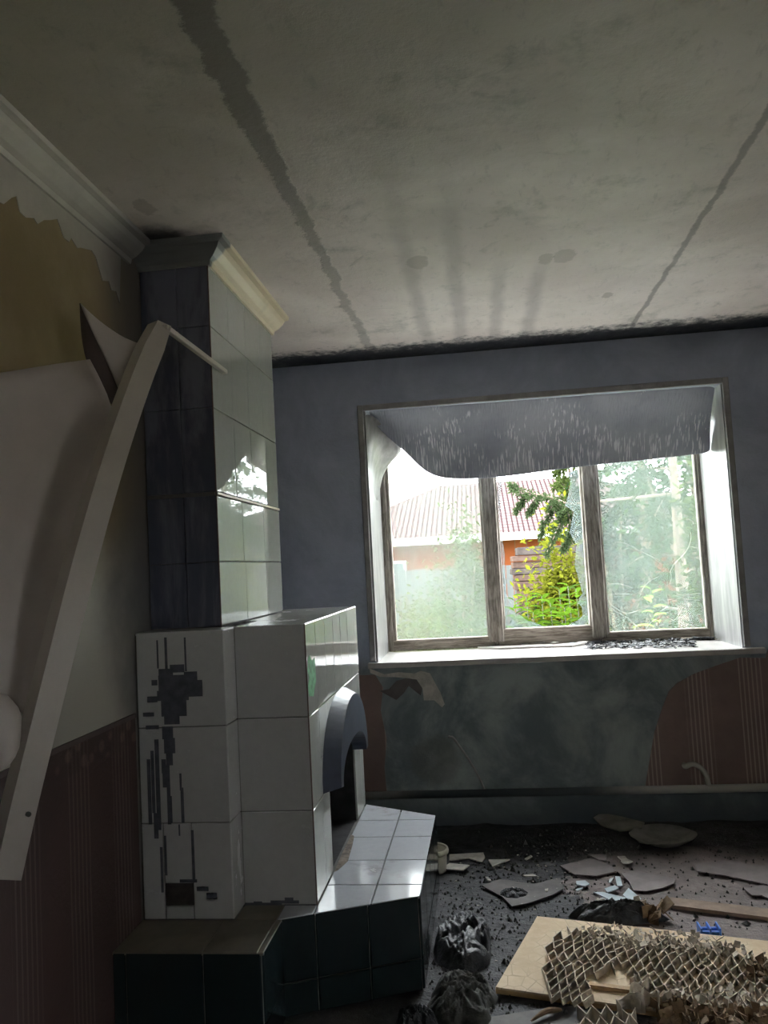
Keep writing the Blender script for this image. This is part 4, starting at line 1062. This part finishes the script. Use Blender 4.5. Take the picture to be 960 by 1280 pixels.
# wood strip across the hole and curled card
q0 = W(*k8([(560, 505)], .022)[0], ZB); q1 = W(*k8([(905, 550)], .022)[0], ZB); dq = (q1-q0).normalized(); nq = Vector((-dq.y, dq.x, 0))
obj('inner_strip', prism([q0, q1, q1+nq*.02, q0+nq*.02], (0, 0, .012)), M['wood'], leaf)
for i, (a, b, s, hgt_) in enumerate([(880, 500, .022, .05), (870, 600, .030, .06), (800, 650, .034, .05), (930, 620, .026, .055)]):
    u_, v_ = k8([(a, b)], .03)[0]; arc = []
    n = 10
    for j in range(n+1):
        th_ = math.pi*1.2*j/n + i
        arc.append((W(u_+s*math.cos(th_), v_+s*math.sin(th_)*1.1, ZB), W(u_+s*math.cos(th_)*1.05, v_+s*math.sin(th_)*1.15, ZB+hgt_*(.8+.2*math.sin(j)))))
    vs = [p for a_ in arc for p in a_]; fs = [(2*j, 2*j+2, 2*j+3, 2*j+1) for j in range(n)]
    o = obj('curled_card', (vs, fs), M['card'], leaf, smooth=True)
    md = o.modifiers.new('thickness', 'SOLIDIFY'); md.thickness = .002
# separate scrap of honeycomb at the front
A2 = on(722, 1300, 2, 0)
hs = thing('honeycomb_scrap', A2, 'small loose piece of cardboard honeycomb in front of the board', 'cardboard')
for kk in range(4):
    g = []
    for i in range(8):
        sa = 1 if (i+kk) % 2 else -1
        P_ = lambda ii, s_, zz: Vector((A2.x+ii*.021+kk*.004, A2.y-.08+kk*.05+s_*.025, zz))
        p0, p1 = P_(i, sa, .001), P_(i+1, -sa, .001)
        t0, t1 = p0+Vector((0, .006, .04+R.uniform(-.006, .006))), p1+Vector((0, .006, .04+R.uniform(-.006, .006)))
        dn = (p1-p0).cross(Vector((0, 0, 1))).normalized()*.0013
        g.append(([p0-dn, p1-dn, t1-dn, t0-dn, p0+dn, p1+dn, t1+dn, t0+dn], [(0, 1, 2, 3), (7, 6, 5, 4), (3, 2, 6, 7), (0, 3, 7, 4), (1, 5, 6, 2), (0, 4, 5, 1)]))
    obj('honeycomb_strip', join(*g), M['card'], hs)
# scorched stick by the front edge
s0, s1 = on(664, 1276, 2, .012), on(702, 1262, 2, .016)
obj('scorched_stick', tube(smoothline([s0, (s0+s1)/2+Vector((0, .01, .006)), s1], 8), [.003, .005, .006, .008, .008, .009, .008, .007, .004], 8), M['card_dark'], label='short scorched stick below the front edge of the honeycomb board', cat='stick')

# ------------------------------------------------------------------ outdoors
GZ = -.5
S(obj('ground', ([(-40, YW, GZ), (40, YW, GZ), (40, 70, GZ), (-40, 70, GZ)], [(0, 1, 2, 3)]), M['grass']))
S(obj('bounce_apron', boxes(((-6, YW, GZ-.1), (8, 9.0, GZ+.01))), M['bounce_ground']))  # added reflector, out of view, bounces daylight up to the ceiling
S(obj('bounce_yard', ([(-40, -40, GZ), (40, -40, GZ), (40, YW, GZ), (-40, YW, GZ)], [(0, 1, 2, 3)]), M['bounce_ground']))  # unseen yard, made pale to bounce light through the fill openings
# neighbour house
hs_ = thing('neighbour_house', (2, 19, GZ), 'orange brick house with a pale red tiled hip roof across the garden', 'house')
EY, EZ = 17.0, 1.94
hx0_, hx1_ = -4.0, 6.5
obj('brick_wall', boxes(((hx0_+.4, EY+.5, GZ), (hx1_-.4, EY+7, EZ+.05))), M['brick'], hs_)
rl, rr2, RY, RZ = -.95, 2.6, 20.3, 3.42
rv = [(hx0_, EY, EZ), (hx1_, EY, EZ), (hx1_, EY+7.6, EZ), (hx0_, EY+7.6, EZ), (rl, RY+.5, RZ), (rr2, RY+.5, RZ)]
# front slope: own object with local axes along the slope so the tile courses follow it
def slope(name, pts, mat, parent):
    p0 = Vector(pts[0]); ux = (Vector(pts[1])-p0).normalized(); nz = ux.cross(Vector(pts[2])-p0).normalized(); vy = nz.cross(ux)
    if nz.z < 0: nz = -nz; 
    L = [Vector(p)-p0 for p in pts]
    vs = [Vector((q.dot(ux), q.dot(vy), 0)) for q in L]; n = len(vs)
    me = bpy.data.meshes.new(name)
    vs2 = vs+[v+Vector((0, 0, -.08)) for v in vs]
    fs = [tuple(range(n)), tuple(range(2*n-1, n-1, -1))]+[(i, (i+1) % n, n+(i+1) % n, n+i) for i in range(n)]
    me.from_pydata(vs2, [], fs); me.materials.append(mat)
    o = bpy.data.objects.new(name, me); col.objects.link(o); o.parent = parent
    mw = Matrix(((ux.x, vy.x, nz.x, p0.x), (ux.y, vy.y, nz.y, p0.y), (ux.z, vy.z, nz.z, p0.z), (0, 0, 0, 1)))
    o.matrix_local = Matrix.Translation(-parent.location) @ mw
    return o
slope('roof_slope', [rv[0], rv[1], rv[5], rv[4]], M['roof'], hs_)
slope('roof_slope', [rv[3], rv[0], rv[4]], M['roof'], hs_)
slope('roof_slope', [rv[1], rv[2], rv[5]], M['roof'], hs_)
slope('roof_slope', [rv[2], rv[3], rv[4], rv[5]], M['roof'], hs_)
obj('fascia', boxes(((hx0_, EY-.06, EZ-.14), (hx1_, EY+.02, EZ+.02))), M['fascia'], hs_)
for a, b in ((-2.35, -1.62), (-.55, -.1)):
    wn = obj('house_window', boxes(((a, EY+.44, .75), (b, EY+.52, 1.5)), bev=.02), M['fascia'], hs_)
    obj('pane', boxes(((a+.07, EY+.42, .82), (b-.07, EY+.45, 1.43))), M['houseglass'], wn)
# fence
fn_ = thing('board_fence', (-1, 13, GZ), 'pale grey board fence in front of the brick house', 'fence')
for i in range(34):
    xx = -2.6+i*.115
    obj('fence_board', boxes(((xx, 13, GZ), (xx+.105, 13.02, 1.30+R.uniform(-.01, .01)))), M['fence'], fn_)
obj('fence_rail', boxes(((-2.6, 13.02, 1.0), (1.3, 13.06, 1.08)), ((-2.6, 13.02, 0), (1.3, 13.06, .08))), M['fence'], fn_)
# plank stack
ps = thing('plank_stack', (.85, 9.3, GZ), 'tall stack of weathered planks in the garden', 'wood stack')
zz = GZ; i = 0
while zz < 1.50:
    t = R.uniform(.045, .10); zz1 = min(zz+t, 1.54)
    xo = .36+R.uniform(-.03, .05)
    obj('plank', boxes(((xo, 9+R.uniform(-.05, .05), zz), (1.14+R.uniform(-.06, .06), 9.6, zz1-.006)), bev=.006), M['logs'][R.choice((0, 0, 1, 1, 2))], ps)
    zz = zz1; i += 1
# leaves
def leaf_quad(g, p, d, nrm, L, Wd):
    d = d.normalized(); s = d.cross(nrm)
    if s.length < 1e-4: s = d.orthogonal()
    s.normalize(); n_ = s.cross(d)
    o = len(g[0])
    g[0].extend([p, p+d*L*.45+s*Wd*.5-n_*Wd*.12, p+d*L-n_*L*.12, p+d*L*.45-s*Wd*.5-n_*Wd*.12])
    g[1].append((o, o+1, o+2, o+3))
def rvec(rr): return Vector((rr.gauss(0, 1), rr.gauss(0, 1), rr.gauss(0, 1))).normalized()
def shrub(name, base, H_, rx, ry, n, L, mat, label, seed, cat='shrub', group=None, shape=1.0, low=.0, stems=7):
    rr = random.Random(seed); base = Vector(base); g = ([], []); st = []
    t = thing(name, base, label, cat, group)
    blobs = []
    for i in range(stems):
        a = rr.uniform(0, 6.28); q = rr.uniform(.2, .95)
        tip = base+Vector((math.cos(a)*rx*q, math.sin(a)*ry*q, H_*rr.uniform(.6, 1.0)*(1-.3*q*shape)))
        st.append(tube(smoothline([base+Vector((math.cos(a)*.04, math.sin(a)*.04, 0)), (base*.5+tip*.5)+Vector((0, 0, H_*.1)), tip], 6), [.022*H_*(1-.12*j)*.5 for j in range(7)], 5))
        blobs.append((tip, q))
    for i in range(n):
        if rr.random() < .65:
            tip, q = rr.choice(blobs); p = tip+Vector((rr.gauss(0, rx*.22), rr.gauss(0, ry*.22), rr.gauss(-.05*H_, H_*.15)))
        else:
            d = rvec(rr); f = rr.random()**.4
            p = base+Vector((d.x*rx*f, d.y*ry*f, H_*(.5+.5*d.z*f)))
        if p.z < base.z+low*H_: continue
        d = rvec(rr); d.z = d.z*.6-.1
        leaf_quad(g, p, d, rvec(rr)+Vector((0, 0, 1.2)), L*rr.uniform(.6, 1.2), L*rr.uniform(.35, .6))
    obj('stem', join(*st), M['bark'], t)
    obj('foliage', g, mat, t, kind='stuff')
    return t
def at(px, py, Y): return on(px, py, 1, Y)
def G(px, Y): q = at(px, 700, Y); return (q.x, Y, GZ)
shrub('yellow_shrub', (G(700, 7.6)[0]+.02, 7.6, GZ), 1.95, .36, .35, 7500, .07, M['leaf_yellow'], 'yellow-green shrub glowing behind the broken pane', 31, stems=12, low=.2)
shrub('hazy_shrub', (G(578, 10.5)[0], 10.5, GZ), 2.45, .34, .4, 2400, .08, M['leaf_pale'], 'tall pale shrub standing before the brick house', 32, stems=9)
shrub('hazy_shrub', (G(560, 8.6)[0], 8.6, GZ), 1.5, .45, .4, 2000, .07, M['leaf_mid'], 'rounded grey-green bush behind the dusty pane', 33, stems=9)
shrub('weed_clump', (G(515, 7.7)[0], 7.7, GZ), 1.62, .40, .4, 3000, .06, M['leaf_weed'], 'clump of light green weeds low behind the dusty pane', 34, stems=14)
shrub('weed_clump', (G(583, 6.0)[0], 6.0, GZ), 1.42, .27, .25, 1500, .06, M['leaf_mid'], 'clump of darker weeds beside the light green ones', 35, stems=14)
shrub('weed_clump', (G(545, 6.9)[0], 6.9, GZ), 1.42, .2, .2, 1300, .055, M['leaf_sap'], 'narrow tuft of yellow-green weeds between the pale and the darker clump', 44, stems=12)
shrub('low_bush', (G(652, 6.85)[0], 6.85, GZ), 1.36, .18, .3, 1500, .06, M['leaf_dark'], 'dark low bush at the foot of the plank stack', 36, stems=10)
shrub('garden_tree', (2.65, 9.6, GZ), 5.0, 1.1, 1.0, 6500, .12, M['leaf_mid'], 'leafy green tree seen hazily through the cracked pane', 37, cat='tree', stems=16)
shrub('garden_tree', (1.66, 6.1, GZ), 2.55, .22, .22, 1500, .075, M['leaf_sap'], 'lighter green sapling in front of the hazy trees', 38, cat='tree', stems=12)
shrub('garden_tree', (1.95, 12.0, GZ), 3.2, .6, .5, 4200, .09, M['leaf_dark'], 'dark dense bush behind the cracked pane, beside the plank stack', 39, cat='bush', stems=14)
# conifers
def spruce(name, base, H_, rad, label, seed, mat, bough_n=26, needle=.05, trunk_r=.1, zmin=.5, per=34):
    rr = random.Random(seed); base = Vector(base)
    t = thing(name, base, label, 'tree')
    obj('trunk', tube([base, base+Vector((.02, 0, H_*.5)), base+Vector((0, 0, H_))], [trunk_r, trunk_r*.6, .01], 10), M['bark'], t)
    for i in range(bough_n):
        f = i/(bough_n-1); zz = zmin+(H_-zmin)*f*.96; L = rad*(1-f)**.8+.12; a = i*2.4+rr.uniform(-.3, .3)
        d = Vector((math.cos(a), math.sin(a), 0)); p0 = base+Vector((0, 0, zz))
        ln = smoothline([p0, p0+d*L*.5+Vector((0, 0, .02)), p0+d*L+Vector((0, 0, -.22*L))], 8)
        bough(t, ln, rr, needle, mat, per)
    return t
def bough(t, ln, rr, needle, mat, per=34, hang=.22):
    g = ([], [])
    tb_ = tube(ln, [max(.003, .014*(1-j/len(ln))) for j in range(len(ln))], 5)
    n = len(ln)
    twigs = [ln]
    for j in range(1, n):
        for s in (-1, 1):
            dd = (ln[j]-ln[j-1]).normalized(); sd = Vector((-dd.y, dd.x, 0))*s
            L = hang*(1.1-.6*j/n)*rr.uniform(.6, 1.2)
            twigs.append([ln[j], ln[j]+sd*L*.5+dd*L*.4-Vector((0, 0, L*.15)), ln[j]+sd*L*.75+dd*L*.7-Vector((0, 0, L*.55))])
    for tw in twigs:
        for _ in range(per if tw is not ln else per*2):
            s = rr.random()*(len(tw)-1); i = min(int(s), len(tw)-2); p = tw[i].lerp(tw[i+1], s-i); d0 = (tw[i+1]-tw[i]).normalized()
            d = (d0*.7+rvec(rr)).normalized(); leaf_quad(g, p, d, rvec(rr), needle*rr.uniform(.7, 1.1), needle*.22)
    b = obj('bough', tb_, M['bark'], t)
    obj('needles', g, mat, b, kind='stuff')
spr = spruce('spruce_tree', (1.72, 7.3, GZ), 4.6, .62, 'spruce whose drooping bough reaches across the broken pane', 51, M['needle'], 22, .06, .07, 1.2, 26)
rr = random.Random(77); SY = 6.9
B_ = lambda L, y_=SY: [at(a, b, y_) for a, b in L]
st = at(760, 628, 7.15)
root_ = Vector((1.70, 7.3, st.z+.05))
for L in ([(735, 628), (712, 630), (690, 622), (668, 617), (650, 612), (641, 606)],):
    bough(spr, smoothline([root_]+B_(L), 14), rr, .055, M['needle'], 26, .15)
for L in ([(716, 630), (716, 650), (712, 668), (704, 684)], [(700, 626), (702, 648), (694, 668), (684, 690)], [(708, 628), (711, 645), (714, 660), (709, 680)],
          [(690, 622), (688, 640), (680, 652), (676, 666)], [(676, 619), (668, 630), (662, 638)], [(660, 615), (652, 626), (646, 636)], [(684, 621), (696, 632), (700, 645)]):
    bough(spr, smoothline(B_(L, SY+.02*len(L)), 8), rr, .05, M['needle'], 22, .07)
spruce('far_spruce', (at(712, 600, 15.5).x, 15.5, GZ), 4.1, .75, 'hazy distant spruce rising beside the tiled roof', 52, M['leaf_pale'], 26, .14, .1, .8, 16)
spruce('far_spruce', (at(800, 600, 14.4).x, 14.4, GZ), 6.4, 1.0, 'blurred tall spruce behind the cracked pane', 53, M['needle'], 34, .13, .12, .6, 20)
# broad leaved plants: each leaf its own piece
lm = bpy.data.meshes.new('leaf_blade')
lv = []; lf = []
for i, (u_, w_, z_) in enumerate([(0, .03, 0), (.2, .32, .05), (.45, .46, .06), (.7, .34, .02), (.9, .12, -.06), (1, .01, -.11)]):
    lv += [(u_, -w_*.5, z_+.04*(w_ > .1)), (u_, 0, z_-.03), (u_, w_*.5, z_+.04*(w_ > .1))]
    if i: a = (i-1)*3; lf += [(a, a+3, a+4, a+1), (a+1, a+4, a+5, a+2)]
lm.from_pydata(lv, [], lf); lm.polygons.foreach_set('use_smooth', [True]*len(lm.polygons)); lm.materials.append(M['leaf_bright'])
lm2 = lm.copy(); lm2.materials.clear(); lm2.materials.append(M['leaf_mid'])
lm3 = lm.copy(); lm3.materials.clear(); lm3.materials.append(M['leaf_sprig'])
def add_leaf(t, p, d, L, roll=0, me=lm, widen=1.0):
    o = bpy.data.objects.new('leaf', me); col.objects.link(o); o.parent = t
    d = d.normalized(); s = Vector((0, 0, 1)).cross(d).normalized(); n_ = d.cross(s)
    rot = Matrix((d, s, n_)).transposed().to_4x4() @ Matrix.Rotation(roll, 4, 'X')
    o.matrix_local = Matrix.Translation(p-t.location) @ rot @ Matrix.Diagonal((L, L*widen, L, 1))
def leafy(name, px, Y, topz, label, seed, n=8, L=.11, spread=.0, z0=.75, blade=None):
    rr = random.Random(seed); b = Vector((at(px, 780, Y).x, Y, GZ)); tp = Vector((b.x+rr.uniform(-.03, .03), Y, topz))
    t = thing(name, b, label, 'plant', None)
    ln = smoothline([b, (b+tp)/2+Vector((.02, 0, 0)), tp], 10)
    obj('stem', tube(ln, [.009-.0006*j for j in range(11)], 6), M['stem'], t)
    for i in range(n):
        f = i/(n-1); zz = z0+(topz-z0)*f; p = b.lerp(tp, (zz-GZ)/(topz-GZ))
        a = i*2.4+rr.uniform(-.4, .4)
        d = Vector((math.cos(a), math.sin(a)*.6-.2, .35-.3*(1-f)))
        add_leaf(t, p, d, L*(1.15-.5*f)*rr.uniform(.85, 1.15), rr.uniform(-.3, .3), blade or (lm if rr.random() < .75 else lm2))
for i, (px, Y, tz) in enumerate([(646, 6.4, 1.05), (660, 5.9, 1.09), (675, 6.2, 1.08), (690, 5.75, 1.05), (702, 6.3, 1.12), (714, 5.85, 1.16), (727, 6.2, 1.12), (672, 5.6, 1.0), (704, 5.6, 1.02)]):
    leafy('broadleaf_plant', px, Y, tz, ['broadleaf stem with large bright green leaves in the clump below the yellow shrub'][0], 60+i, 13, .15, z0=.72)
for o in list(col.objects):
    if o.name.startswith('broadleaf_plant'): o['group'] = 'broadleaf plants under the broken pane'
leafy('leaf_sprig', 822, 5.35, 1.13, 'single bright sprig of green leaves just outside the cracked pane', 91, 10, .115, z0=.86, blade=lm3)
